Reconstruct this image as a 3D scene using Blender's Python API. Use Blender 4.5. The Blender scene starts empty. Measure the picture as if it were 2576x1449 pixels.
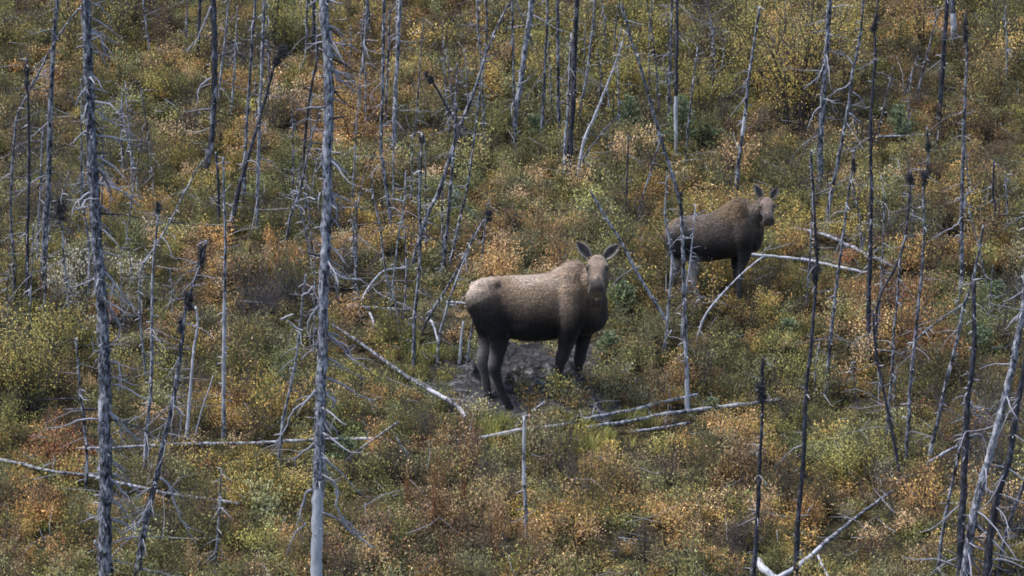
import bpy, math, random
import numpy as np
from mathutils import Vector, Matrix

# ------------------------------------------------------------------ camera
sc = bpy.context.scene
COL = sc.collection
FPX = 9555.0            # focal length for a 2576 px wide frame
PITCH = math.radians(10.0)
CAM = np.array([0.0, 0.0, 0.0])
cd = bpy.data.cameras.new("camera")
cam = bpy.data.objects.new("camera", cd)
COL.objects.link(cam)
cam.location = CAM
cam.rotation_euler = (math.radians(90) - PITCH, 0, 0)
cd.sensor_width = 36.0
cd.lens = FPX / 2576.0 * 36.0
cd.clip_start = 1.0
cd.clip_end = 2000.0
cd.dof.use_dof = True
cd.dof.focus_distance = 50.5
cd.dof.aperture_fstop = 5.0
sc.camera = cam

# ------------------------------------------------------------------ light
SUN_EL, SUN_AZ = math.radians(66), math.radians(-88)    # azimuth from -Y (behind camera) towards +X
w = bpy.data.worlds.new("World")
sc.world = w
w.use_nodes = True
nt = w.node_tree
bg = nt.nodes["Background"]
sky = nt.nodes.new("ShaderNodeTexSky")
sky.sky_type = 'NISHITA'
sky.sun_disc = False
sky.sun_elevation = SUN_EL
sky.sun_rotation = math.radians(180) - SUN_AZ
sky.air_density = 1.0
sky.dust_density = 2.0
nt.links.new(sky.outputs[0], bg.inputs[0])
bg.inputs[1].default_value = 0.10
ld = bpy.data.lights.new("sun", 'SUN')
ld.energy = 2.0
ld.angle = math.radians(20)
ld.color = (1.0, 0.97, 0.94)
sun = bpy.data.objects.new("sun", ld)
COL.objects.link(sun)
sdir = Vector((math.sin(SUN_AZ) * math.cos(SUN_EL), -math.cos(SUN_AZ) * math.cos(SUN_EL), math.sin(SUN_EL)))
sun.rotation_euler = sdir.to_track_quat('Z', 'Y').to_euler()
sun.location = (10, 20, 30)
sc.view_settings.view_transform = 'Standard'
sc.view_settings.look = 'None'
sc.view_settings.exposure = 1.58
sc.view_settings.gamma = 1.0
sc.cycles.max_bounces = 5
sc.cycles.diffuse_bounces = 3
sc.cycles.transmission_bounces = 3
sc.cycles.filter_width = 1.75

# ------------------------------------------------------------------ helpers
rng = np.random.default_rng(7)
R_ = np.array([1.0, 0, 0])
F_ = np.array([0, math.cos(PITCH), -math.sin(PITCH)])
U_ = np.array([0, math.sin(PITCH), math.cos(PITCH)])

def ray(u, v):
    return F_ + R_ * ((u - 1288.0) / FPX) - U_ * ((v - 724.5) / FPX)

SLOPE = math.tan(math.radians(13.0))
P0 = 52.0 * F_
_ph = rng.uniform(0, 6.28, 40)
_wv = []
for k in range(16):
    lam = [9, 7, 5.5, 4.5, 3.4, 2.8, 2.3, 1.9, 1.6, 1.3, 1.1, .95, .8, .7, .6, .5][k]
    a = rng.uniform(0, 6.28)
    _wv.append((math.cos(a) * 6.28 / lam, math.sin(a) * 6.28 / lam, 0.0125 * lam ** 0.9, _ph[k]))

def plane_hit(u, v):
    d = ray(u, v)
    t = (P0[2] - SLOPE * P0[1]) / (d[2] - SLOPE * d[1])
    return d * t
MUD_C = plane_hit(1318, 955)
HUM = plane_hit(1445, 1018); HOOF = plane_hit(1268, 1016)

def mud_d(x, y):
    dx, dy = x - MUD_C[0], (y - MUD_C[1])
    a = np.arctan2(dy, dx)
    r = np.sqrt((dx / 1.08) ** 2 + (dy / 1.15) ** 2)
    return r * (1 + 0.12 * np.sin(3 * a + 1) + 0.08 * np.sin(5 * a + 2.2))

def g(x, y):
    x = np.asarray(x, float); y = np.asarray(y, float)
    z = P0[2] + SLOPE * (y - P0[1])
    n = 0
    for (kx, ky, am, ph) in _wv:
        n = n + am * np.sin(kx * x + ky * y + ph)
    m = mud_d(x, y)
    flat = 1 / (1 + np.exp(-(m - 1.15) * 6))
    z = z + n * (0.25 + 0.75 * flat)
    z = z - 0.13 * (1 - flat)
    z = z + .33 * np.exp(-(((x - HUM[0]) / .55) ** 2 + ((y - HUM[1]) / .6) ** 2))
    return z

def hit(u, v):
    d = ray(u, v)
    t0, t1 = 25.0, 110.0
    lo = t0
    prev = None
    ts = np.linspace(t0, t1, 700)
    f = d[2] * ts - g(d[0] * ts, d[1] * ts)
    i = int(np.argmax(f < 0)) if (f < 0).any() else len(ts) - 1
    a, b = ts[max(i - 1, 0)], ts[i]
    for _ in range(25):
        m = (a + b) / 2
        if d[2] * m - float(g(d[0] * m, d[1] * m)) < 0: b = m
        else: a = m
    return d * ((a + b) / 2)

def depth(p): return float(np.dot(p - CAM, F_))

def mesh_from(name, verts, faces, mats, smooth=True, attrs=None, mi=None):
    """verts Nx3, faces: list of lists or MxK array"""
    me = bpy.data.meshes.new(name)
    verts = np.asarray(verts, np.float32)
    if isinstance(faces, np.ndarray):
        M, K = faces.shape
        me.vertices.add(len(verts)); me.vertices.foreach_set("co", verts.ravel())
        me.loops.add(M * K); me.loops.foreach_set("vertex_index", faces.astype(np.int32).ravel())
        me.polygons.add(M)
        me.polygons.foreach_set("loop_start", np.arange(0, M * K, K, dtype=np.int32))
        me.update(calc_edges=True)
    else:
        me.from_pydata(verts.tolist(), [], [list(map(int, f)) for f in faces])
    if not isinstance(mats, (list, tuple)): mats = [mats]
    for m in mats: me.materials.append(m)
    if mi is not None: me.polygons.foreach_set("material_index", np.asarray(mi, np.int32))
    if smooth: me.polygons.foreach_set("use_smooth", np.ones(len(me.polygons), bool))
    for k, arr in (attrs or {}).items():
        arr = np.asarray(arr, np.float32)
        if arr.ndim == 1:
            at = me.attributes.new(k, 'FLOAT', 'POINT'); at.data.foreach_set("value", arr)
        else:
            if arr.shape[1] == 3: arr = np.hstack([arr, np.ones((len(arr), 1), np.float32)])
            at = me.attributes.new(k, 'FLOAT_COLOR', 'POINT'); at.data.foreach_set("color", arr.ravel())
    me.update()
    return me

def link(name, me, parent=None, loc=None):
    o = bpy.data.objects.new(name, me)
    COL.objects.link(o)
    if parent is not None: o.parent = parent
    if loc is not None: o.location = tuple(float(c) for c in loc)
    return o

def empty(name, loc, label, cat, group=None):
    o = bpy.data.objects.new(name, None)
    COL.objects.link(o)
    o.empty_display_size = 0.2
    o.location = tuple(float(c) for c in loc)
    tag(o, label, cat, group)
    return o

def tag(o, label, cat, group=None):
    o["label"] = label; o["category"] = cat
    if group: o["group"] = group

class MB:
    """collects verts / quads"""
    def __init__(s): s.v = []; s.f = []; s.n = 0; s.a = []
    def add(s, v, f, a=None):
        s.v.append(np.asarray(v)); s.f += [[i + s.n for i in q] for q in f]
        s.a.append(np.zeros(len(v)) if a is None else np.asarray(a)); s.n += len(v)

def catmull(P, step):
    P = np.asarray(P, float)
    if len(P) == 2:
        n = max(2, int(np.linalg.norm(P[1] - P[0]) / step) + 1)
        t = np.linspace(0, 1, n)[:, None]
        return P[0] * (1 - t) + P[1] * t
    Q = np.vstack([2 * P[0] - P[1], P, 2 * P[-1] - P[-2]])
    out = []
    for i in range(1, len(Q) - 2):
        n = max(2, int(np.linalg.norm(Q[i + 1] - Q[i]) / step) + 1)
        for t in np.linspace(0, 1, n, endpoint=False):
            a, b, c, d = Q[i - 1], Q[i], Q[i + 1], Q[i + 2]
            out.append(0.5 * (2 * b + (c - a) * t + (2 * a - 5 * b + 4 * c - d) * t * t + (3 * b - a - 3 * c + d) * t ** 3))
    out.append(P[-1])
    return np.array(out)

def tube(P, rad, n=8, rough=0.0, cap=True, flat=None):
    """ring tube along P (Nx3) with radii (N); returns verts, faces"""
    P = np.asarray(P, float); N = len(P)
    rad = np.broadcast_to(np.asarray(rad, float), (N,))
    T = np.gradient(P, axis=0) if N > 1 else np.array([[0, 0, 1.0]])
    T /= np.linalg.norm(T, axis=1)[:, None] + 1e-12
    ref = np.array([1.0, 0, 0]) if abs(T[0][0]) < 0.8 else np.array([0, 1.0, 0])
    A = np.cross(T, ref); A /= np.linalg.norm(A, axis=1)[:, None] + 1e-12
    B = np.cross(T, A)
    th = np.linspace(0, 2 * math.pi, n, endpoint=False)
    ring = np.cos(th)[None, :, None] * A[:, None, :] + np.sin(th)[None, :, None] * B[:, None, :]
    rr = np.repeat(rad[:, None], n, 1)
    if rough: rr = rr * (1 + rough * rng.normal(0, 1, rr.shape))
    V = (P[:, None, :] + ring * rr[:, :, None]).reshape(-1, 3)
    F = []
    for i in range(N - 1):
        for j in range(n):
            F.append([i * n + j, i * n + (j + 1) % n, (i + 1) * n + (j + 1) % n, (i + 1) * n + j])
    if cap:
        F.append([j for j in range(n)][::-1]); F.append([(N - 1) * n + j for j in range(n)])
    return V, F

# ------------------------------------------------------------------ materials
def newmat(name):
    m = bpy.data.materials.new(name); m.use_nodes = True
    n = m.node_tree.nodes; l = m.node_tree.links
    b = n["Principled BSDF"]
    b.inputs["Roughness"].default_value = 0.85
    b.inputs["Specular IOR Level"].default_value = 0.2
    return m, n, l, b

def ramp(n, stops):
    r = n.new("ShaderNodeValToRGB")
    e = r.color_ramp.elements
    e[0].position, e[0].color = stops[0][0], (*stops[0][1], 1)
    e[1].position, e[1].color = stops[-1][0], (*stops[-1][1], 1)
    for p, c in stops[1:-1]:
        x = e.new(p); x.color = (*c, 1)
    return r

def noise(n, l, vec, scale, detail=4, rough=.6):
    t = n.new("ShaderNodeTexNoise")
    t.inputs["Scale"].default_value = scale; t.inputs["Detail"].default_value = detail
    t.inputs["Roughness"].default_value = rough
    if vec is not None: l.new(vec, t.inputs["Vector"])
    return t

def bark(name, stops, scale=(10, 10, 4.2), bump=.6):
    m, n, l, b = newmat(name)
    geo = n.new("ShaderNodeNewGeometry")
    mp = n.new("ShaderNodeMapping"); mp.inputs["Scale"].default_value = scale
    l.new(geo.outputs["Position"], mp.inputs["Vector"])
    t = noise(n, l, mp.outputs[0], 1.3, 6, .78)
    mpf = n.new("ShaderNodeMapping"); mpf.inputs["Scale"].default_value = tuple(3.4 * c for c in scale)
    l.new(geo.outputs["Position"], mpf.inputs["Vector"])
    tf = noise(n, l, mpf.outputs[0], 1.0, 3, .7)
    mixf = n.new("ShaderNodeMath"); mixf.operation = 'MULTIPLY_ADD'; mixf.inputs[1].default_value = .48
    hal = n.new("ShaderNodeMath"); hal.operation = 'MULTIPLY'; hal.inputs[1].default_value = .53
    l.new(t.outputs[0], hal.inputs[0]); l.new(tf.outputs[0], mixf.inputs[0]); l.new(hal.outputs[0], mixf.inputs[2])
    r = ramp(n, stops); l.new(mixf.outputs[0], r.inputs[0])
    # peeled pale wood where the attribute says the bark is gone
    at = n.new("ShaderNodeAttribute"); at.attribute_name = "pale"
    t2 = noise(n, l, mp.outputs[0], .7, 4, .6)
    mpw = n.new("ShaderNodeMapping"); mpw.inputs["Scale"].default_value = (60, 60, 5)
    l.new(geo.outputs["Position"], mpw.inputs["Vector"])
    t3 = noise(n, l, mpw.outputs[0], 1.0, 4, .6)
    pw = ramp(n, [(.25, (.20, .205, .24)), (.5, (.36, .365, .40)), (.72, (.50, .50, .53))]); l.new(t3.outputs[0], pw.inputs[0])
    ma = n.new("ShaderNodeMath"); ma.operation = 'ADD'; l.new(at.outputs["Fac"], ma.inputs[0]); l.new(t2.outputs[0], ma.inputs[1])
    mr = n.new("ShaderNodeMapRange"); mr.inputs[1].default_value = .95; mr.inputs[2].default_value = 1.1
    l.new(ma.outputs[0], mr.inputs[0])
    mx = n.new("ShaderNodeMix"); mx.data_type = 'RGBA'
    l.new(mr.outputs[0], mx.inputs[0]); l.new(r.outputs[0], mx.inputs[6]); l.new(pw.outputs[0], mx.inputs[7])
    l.new(mx.outputs[2], b.inputs["Base Color"])
    bp = n.new("ShaderNodeBump"); bp.inputs["Strength"].default_value = bump; bp.inputs["Distance"].default_value = .02
    l.new(t.outputs[0], bp.inputs["Height"]); l.new(bp.outputs[0], b.inputs["Normal"])
    return m

M = {}
M['char'] = bark('charred bark', [(.36, (.008, .008, .010)), (.50, (.028, .028, .036)), (.60, (.085, .085, .11)), (.70, (.30, .30, .34))])
M['dark'] = bark('dark weathered bark', [(.42, (.010, .010, .013)), (.485, (.050, .051, .062)), (.545, (.165, .168, .198)), (.65, (.45, .455, .49))])
M['grey'] = bark('grey weathered bark', [(.41, (.014, .014, .019)), (.475, (.085, .087, .104)), (.54, (.235, .24, .275)), (.65, (.53, .535, .57))])
M['pale'] = bark('pale bare wood', [(.34, (.03, .031, .04)), (.43, (.16, .163, .20)), (.53, (.34, .345, .39)), (.68, (.60, .60, .64))])
M['twig'] = bark("thin twig wood", [(.3, (.07, .07, .085)), (.5, (.2, .2, .235)), (.7, (.40, .405, .45))], scale=(30, 30, 30), bump=0)
M['btwig'] = bark('brown twig wood', [(.3, (.03, .027, .027)), (.55, (.085, .08, .084)), (.75, (.2, .195, .21))], scale=(30, 30, 30), bump=0)
M['dtwig'] = bark("dark twig wood", [(.3, (.015, .015, .018)), (.55, (.04, .04, .048)), (.75, (.12, .12, .14))], scale=(30, 30, 30), bump=0)

def leafmat(name, src):
    """leaf colour: per-shrub tint and second tint, leaves vary one by one"""
    m, n, l, b = newmat(name)
    a1 = n.new("ShaderNodeAttribute"); a2 = n.new("ShaderNodeAttribute"); a3 = n.new("ShaderNodeAttribute")
    a1.attribute_name = "tint"; a2.attribute_name = "tint_b"; a3.attribute_name = "leafvar"
    if src == 'inst': a1.attribute_type = a2.attribute_type = 'INSTANCER'
    sp = n.new("ShaderNodeSeparateColor"); l.new(a3.outputs["Color"], sp.inputs[0])
    mx = n.new("ShaderNodeMix"); mx.data_type = 'RGBA'
    l.new(sp.outputs[0], mx.inputs[0]); l.new(a1.outputs["Color"], mx.inputs[6]); l.new(a2.outputs["Color"], mx.inputs[7])
    mu = n.new("ShaderNodeMix"); mu.data_type = 'RGBA'; mu.blend_type = 'MULTIPLY'; mu.inputs[0].default_value = 1
    l.new(mx.outputs[2], mu.inputs[6])
    cb = n.new("ShaderNodeCombineColor")
    for i in range(3): l.new(sp.outputs[1], cb.inputs[i])
    l.new(cb.outputs[0], mu.inputs[7])
    l.new(mu.outputs[2], b.inputs["Base Color"])
    b.inputs["Roughness"].default_value = .8; b.inputs["Specular IOR Level"].default_value = .1
    tr = n.new("ShaderNodeBsdfTranslucent"); l.new(mu.outputs[2], tr.inputs[0])
    ms = n.new("ShaderNodeMixShader"); ms.inputs[0].default_value = .25
    l.new(b.outputs[0], ms.inputs[1]); l.new(tr.outputs[0], ms.inputs[2])
    l.new(ms.outputs[0], n["Material Output"].inputs[0])
    return m
M['leaf'] = leafmat("shrub leaves", 'own')
M['under'] = leafmat("heath leaves", 'inst')

def plain(name, c, rough=.85):
    m, n, l, b = newmat(name)
    geo = n.new("ShaderNodeNewGeometry")
    t = noise(n, l, geo.outputs["Position"], 25, 3)
    r = ramp(n, [(.3, tuple(x * .55 for x in c)), (.7, tuple(min(1, x * 1.5) for x in c))])
    l.new(t.outputs[0], r.inputs[0]); l.new(r.outputs[0], b.inputs["Base Color"])
    b.inputs["Roughness"].default_value = rough
    return m
M['stem'] = plain("shrub stems", (.075, .062, .058))
M['rust'] = plain("dry rust stems", (.17, .075, .035))

# ground
m, n, l, b = newmat("forest floor"); M['ground'] = m
geo = n.new("ShaderNodeNewGeometry")
t = noise(n, l, geo.outputs["Position"], 22, 6, .75)
r = ramp(n, [(.34, (.006, .005, .004)), (.46, (.022, .018, .012)), (.54, (.055, .045, .024)), (.62, (.13, .095, .05)), (.74, (.26, .19, .11))])
l.new(t.outputs[0], r.inputs[0])
t2 = noise(n, l, geo.outputs["Position"], 1.4, 4, .6)
r2 = ramp(n, [(.35, (.6, .75, .55)), (.65, (1.1, .95, .8))]); l.new(t2.outputs[0], r2.inputs[0])
mu = n.new("ShaderNodeMix"); mu.data_type = 'RGBA'; mu.blend_type = 'MULTIPLY'; mu.inputs[0].default_value = 1
l.new(r.outputs[0], mu.inputs[6]); l.new(r2.outputs[0], mu.inputs[7]); l.new(mu.outputs[2], b.inputs["Base Color"])
bp = n.new("ShaderNodeBump"); bp.inputs["Distance"].default_value = .05; l.new(t.outputs[0], bp.inputs["Height"]); l.new(bp.outputs[0], b.inputs["Normal"])
# mud
m, n, l, b = newmat("wet mud"); M['mud'] = m
geo = n.new("ShaderNodeNewGeometry")
mp = n.new("ShaderNodeMapping"); mp.inputs["Scale"].default_value = (5, 11, 11); mp.inputs["Rotation"].default_value = (0, 0, .5)
l.new(geo.outputs["Position"], mp.inputs["Vector"])
t = noise(n, l, mp.outputs[0], 1.3, 6, .65)
r = ramp(n, [(.40, (.0025, .0023, .0025)), (.50, (.008, .0074, .008)), (.56, (.035, .033, .037)), (.68, (.16, .153, .168))])
l.new(t.outputs[0], r.inputs[0]); l.new(r.outputs[0], b.inputs["Base Color"])
b.inputs["Specular IOR Level"].default_value = .5; b.inputs["Roughness"].default_value = .42
bp = n.new("ShaderNodeBump"); bp.inputs["Distance"].default_value = .09; bp.inputs["Strength"].default_value = 1.0
l.new(t.outputs[0], bp.inputs["Height"]); l.new(bp.outputs[0], b.inputs["Normal"])

# ------------------------------------------------------------------ ground and mud
xs = np.concatenate([np.linspace(-260, -14, 30), np.arange(-13.5, 13.5, .13), np.linspace(14, 260, 30)])
ys = np.concatenate([np.linspace(-30, 37, 16), np.arange(37.5, 74, .13), np.linspace(74.6, 420, 45)])
X, Y = np.meshgrid(xs, ys)
Z = g(X, Y)
nx, ny = len(xs), len(ys)
idx = np.arange(nx * ny).reshape(ny, nx)
F = np.stack([idx[:-1, :-1], idx[:-1, 1:], idx[1:, 1:], idx[1:, :-1]], -1).reshape(-1, 4)
o = link("ground", mesh_from("ground", np.stack([X, Y, Z], -1).reshape(-1, 3), F, M['ground']))
o["kind"] = "structure"

na, nr = 170, 64
PITS = [(MUD_C[0] + rng.normal(0, .5), MUD_C[1] + rng.normal(0, .5), rng.uniform(.08, .17)) for _ in range(34)]
V = []
for i in range(nr):
    for j in range(na):
        a = 2 * math.pi * j / na
        # radius at which mud_d = q
        q = 1.18 * (i + .3) / nr
        k = 1 + 0.12 * math.sin(3 * a + 1) + 0.08 * math.sin(5 * a + 2.2)
        rr = q / k / math.sqrt((math.cos(a) / 1.08) ** 2 + (math.sin(a) / 1.15) ** 2)
        x, y = MUD_C[0] + rr * math.cos(a), MUD_C[1] + rr * math.sin(a)
        z = float(g(x, y)) + .014
        e = max(0, 1 - q / 1.05)
        z += min(1, e * 3) * (.03 * math.sin(7 * x + 3 * y) * math.sin(9 * y - 3 * x) + .03 * math.sin(15 * x - 9 * y + 1) * math.sin(13 * y + 5 * x) + .008 * rng.normal()) + .045 * min(1, e * 3)
        for (px_, py_, pr_) in PITS:        # hoof prints and the mud squeezed up round them
            q2 = ((x - px_) ** 2 + (y - py_) ** 2) / pr_ ** 2
            if q2 < 6: z += pr_ * (.55 * math.exp(-((math.sqrt(q2) - 1.25) / .35) ** 2) - .30 * math.exp(-q2 / .6)) * min(1, e * 3)
        hz = 1 - math.exp(-((x - HOOF[0]) ** 2 + (y - HOOF[1]) ** 2) / .1)
        z = float(g(x, y)) + .008 + (z - float(g(x, y)) - .008) * hz
        V.append((x, y, z))
F = [[i * na + j, i * na + (j + 1) % na, (i + 1) * na + (j + 1) % na, (i + 1) * na + j] for i in range(nr - 1) for j in range(na)]
F.append([j for j in range(na)][::-1])
o = link("mud", mesh_from("mud", V, F, M['mud'])); o["kind"] = "structure"
# ------------------------------------------------------------------ dead trees
def on_plane(u, v, y0, z0, k):
    d = ray(u, v)
    t = (y0 - k * z0) / (d[1] - k * d[2])
    return d * t

def pts(s): return [tuple(float(c) for c in q.split(",")) for q in s.split()]

def twiggy_branch(mb, p, d, L, r, twigs, droop=.5, kink=.25, depth_=0, nseg=None):
    """one crooked dead branch, with side twigs, into mb"""
    n = nseg or max(4, int(L / .11))
    P = [np.array(p, float)]; d = np.array(d, float)
    step = L / n
    for i in range(n):
        d = d + rng.normal(0, kink, 3) * .55
        d[2] -= droop * step * (1.0 if i < n * .6 else -.9)
        d /= np.linalg.norm(d)
        P.append(P[-1] + d * step)
    P = np.array(P)
    rad = r * (1 - .75 * np.linspace(0, 1, n + 1))
    v, f = tube(P, rad, 5, .12)
    mb.add(v, f)
    for _ in range(twigs):
        i = int(rng.integers(max(1, int(n * .25)), n + 1))
        dd = P[i] - P[i - 1]; dd /= np.linalg.norm(dd)
        q = dd + rng.normal(0, .65, 3); q /= np.linalg.norm(q)
        twiggy_branch(mb, P[i], q, L * rng.uniform(.18, .45), rad[i] * .65, 1 if (depth_ == 0 and rng.random() < .4) else 0, droop * .6, kink * 1.2, depth_ + 1)

PALE_TWIG = {'char': 'twig', 'dark': 'twig', 'grey': 'twig', 'pale': 'twig'}
LOGPATHS = []; TREEBASES = []
_mcache = {}

def dead_tree(label, s, wb, wt, mat, nb=8, blen=.55, pale=(), broom=None, side=0, stubs=1.0, ext=None, bdroop=.9, name="dead_tree", lean=None, group="dead trees standing on the hillside", cat="dead tree", skirt=0, brange=(.12, .97), traced=()):
    """s: base -> top in the 2576 px frame"""
    P2 = pts(s)
    if P2[-1][1] < 14 and ext is None: ext = 330
    if ext:
        dx = P2[-1][0] - P2[-2][0]; dy = P2[-1][1] - P2[-2][1]
        kk = dx / min(-1, dy)
        P2.append((P2[-1][0] - kk * ext * .6, P2[-1][1] - ext))
        wt_ = wt; wt = wt * .35
        tw = [None] * (len(P2))
    base = hit(*P2[0]) if P2[0][1] < 1500 else hit(P2[0][0], P2[0][1])
    y0, z0 = base[1], base[2]
    k = rng.uniform(-.05, .05) if lean is None else lean
    P3 = [base - np.array([0, 0, .12])] + [on_plane(u, v, y0, z0, k) for u, v in P2[1:]]
    px = depth(base) / FPX
    P = catmull(P3, .07)
    s_ = np.concatenate([[0], np.cumsum(np.linalg.norm(np.diff(P, axis=0), axis=1))]); S = s_[-1]
    t = s_ / S
    if ext:
        tt = 1 - ext / (P2[0][1] - P2[-1][1])
        rad = np.where(t < tt, wb + (wt_ - wb) * t / tt, wt_ + (wt - wt_) * (t - tt) / (1 - tt))
    else:
        rad = wb + (wt - wb) * t
    rad = rad * px * .5
    rad = rad * (1 + .22 * np.exp(-s_ / .25))
    tx = rng.normal(0, 1, len(P)); tx = np.convolve(tx, np.ones(5) / 5, 'same')
    P = P + np.stack([tx, rng.normal(0, .4, len(P)), 0 * tx], 1) * rad[:, None] * .22
    O = base
    root = empty(name, O, label, cat, group)
    mb = MB()
    nn = 12 if wb > 16 else 8 if wb > 8 else 6
    v, f = tube(P - O, rad, nn, .09)
    vv = 724.5 - (P @ U_) / (P @ F_) * FPX
    pl = np.zeros(len(P))
    for a, b_, val in pale:
        pl = np.maximum(pl, np.where((vv >= a) & (vv <= b_), val, 0))
    mb.add(v, f, np.repeat(pl, nn))
    # short broken stubs along the trunk
    ns = int(S * 7 * stubs)
    for _ in range(ns):
        i = int(rng.integers(int(len(P) * .1), len(P)))
        a = rng.uniform(0, 6.28); d = np.array([math.cos(a), math.sin(a), rng.uniform(-.5, .3)])
        L = rng.uniform(.03, .11)
        p = P[i] - O
        v, f = tube(np.array([p, p + d * (rad[i] + L * .6), p + d * (rad[i] + L) + np.array([0, 0, rng.uniform(-.03, .01)])]), [.008, .006, .002], 4)
        mb.add(v, f, np.full(len(v), .5))
    link("trunk", mesh_from("trunk", np.vstack(mb.v), mb.f, M[mat], attrs={"pale": np.concatenate(mb.a)}), root)
    TREEBASES.append((base[0], base[1]))
    # branches, each a mesh of its own
    for _ in range(int(nb * 1.35) if nb > 3 else nb):
        tb = rng.uniform(*brange)
        i = int(tb * (len(P) - 1)); p = P[i] - O
        a = rng.uniform(0, 6.28)
        if side and rng.random() < .75: a = (0 if side > 0 else math.pi) + rng.normal(0, .7)
        L = blen * rng.uniform(.35, 1.25) * (1.15 - .5 * tb)
        d = np.array([math.cos(a), math.sin(a), rng.uniform(-.75, .35)]); d /= np.linalg.norm(d)
        bm = MB()
        twiggy_branch(bm, p + d * rad[i] * .6, d, L, min(.016, max(.0065, rad[i] * .28)) * rng.uniform(.75, 1.1), int(rng.integers(1, 5)) if L > .3 else int(rng.integers(0, 2)), droop=bdroop)
        link("branch", mesh_from("branch", np.vstack(bm.v), bm.f, M['twig' if rng.random() < .8 else 'dtwig']), root)
    for (st, r0) in traced:
        q = pts(st); Q = [on_plane(u, v_, y0, z0, k) for u, v_ in q]
        off = 0
        Q = [c + F_ * (-.02 - .10 * j / len(Q) * rng.uniform(-1, 1)) for j, c in enumerate(Q)]
        C = catmull(Q, .05) - O
        C = C + rng.normal(0, .006, C.shape)
        bm = MB(); rr = r0 * px * .5 * (1 - .65 * np.linspace(0, 1, len(C)))
        v, f = tube(C, rr, 6, .1); bm.add(v, f)
        for _ in range(int(len(C) * .35)):
            j = int(rng.integers(1, len(C))); dd = C[j] - C[j - 1]; dd /= np.linalg.norm(dd) + 1e-9
            qd = dd + rng.normal(0, .6, 3); qd /= np.linalg.norm(qd)
            twiggy_branch(bm, C[j], qd, rng.uniform(.06, .28), rr[j] * .55, 0, .5, .3)
        link("branch", mesh_from("branch", np.vstack(bm.v), bm.f, M['twig']), root)
    for (bu, bv, bw, bh) in ([broom] if isinstance(broom, tuple) else broom or []):
        c = on_plane(bu, bv, y0, z0, k) - O
        bm = MB()
        nT = int(50 + 1.6 * bw * bh / 5); lob = rng.uniform(-.8, .8, 4); lw = rng.uniform(.35, 1.25, 4); lx = rng.uniform(-.5, .5, 4)
        for _ in range(min(nT, 260)):
            q = np.clip(rng.normal(0, .42, 3), -1, 1); j_ = int(rng.integers(4)); q = np.array([q[0] * lw[j_] + lx[j_] * .6, q[1] * lw[j_], lob[j_] + q[2] * .45])
            p = c + np.array([q[0] * bw * .55, q[1] * bw * .55, q[2] * bh * 1.05]) * px * .5
            a_ = rng.uniform(0, 6.28)
            d = np.array([math.cos(a_), math.sin(a_), rng.normal(-.1, .55)]); d /= np.linalg.norm(d)
            twiggy_branch(bm, p, d, rng.uniform(.35, 1.0) * bw * px * .62 * (1.2 - .6 * abs(q[2])), .0042, 0, .8, .55, 1, 5)
        link("twig_broom", mesh_from("twig_broom", np.vstack(bm.v), bm.f, M['dtwig']), root)
    if skirt:
        pass
    return root

def fallen(label, s, w0, w1, mat, pale=(), lift=.09, nb=4, name="fallen_log", cat="fallen log", group="logs lying in the heath", up=None, blen=.3):
    P2 = pts(s)
    P3 = []
    for i, (u, v) in enumerate(P2):
        p = hit(u, v)
        # the log rides on the plants: shift towards the camera so that it stays on its line of sight
        d = ray(u, v)
        h = lift * .8 if up is None else up[i]
        t = np.dot(p, F_)
        # raise h above ground along the sight line
        for _ in range(12):
            p2 = d * t
            t -= .7 * (h - (p2[2] - float(g(p2[0], p2[1])))) / (.42)
        P3.append(d * t)
    P = catmull(P3, .08)
    px = depth(P[0]) / FPX
    t = np.linspace(0, 1, len(P))
    rad = (w0 + (w1 - w0) * t) * px * .43 * (1 + .07 * np.sin(t * 17) + .05 * np.sin(t * 41 + 1))
    P = P + rng.normal(0, 1, P.shape) * rad[:, None] * .12
    O = P3[0].copy(); O[2] = float(g(O[0], O[1]))
    root = empty(name, O, label, cat, group)
    mb = MB()
    nn = 10
    v, f = tube(P - O, rad, nn, .08)
    uu = 1288 + (P @ R_) / (P @ F_) * FPX
    pl = np.zeros(len(P))
    for a, b_, val in pale: pl = np.maximum(pl, np.where((uu >= a) & (uu <= b_), val, 0))
    mb.add(v, f, np.repeat(pl, nn))
    link("trunk", mesh_from("trunk", np.vstack(mb.v), mb.f, M[mat], attrs={"pale": np.concatenate(mb.a)}), root)
    for _ in range(nb):
        i = int(rng.integers(1, len(P)))
        d = np.array([rng.normal(0, .5), rng.normal(0, .5), rng.uniform(.3, 1)]); d /= np.linalg.norm(d)
        bm = MB(); twiggy_branch(bm, P[i] - O + d * rad[i] * .5, d, blen * rng.uniform(.4, 1.2), min(.012, rad[i] * .35), int(rng.integers(0, 3)), .5)
        link("branch", mesh_from("branch", np.vstack(bm.v), bm.f, M['twig']), root)
    for i in range(0, len(P), 2): LOGPATHS.append((P[i][0], P[i][1], rad[i]))
    return root

T = dead_tree
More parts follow.
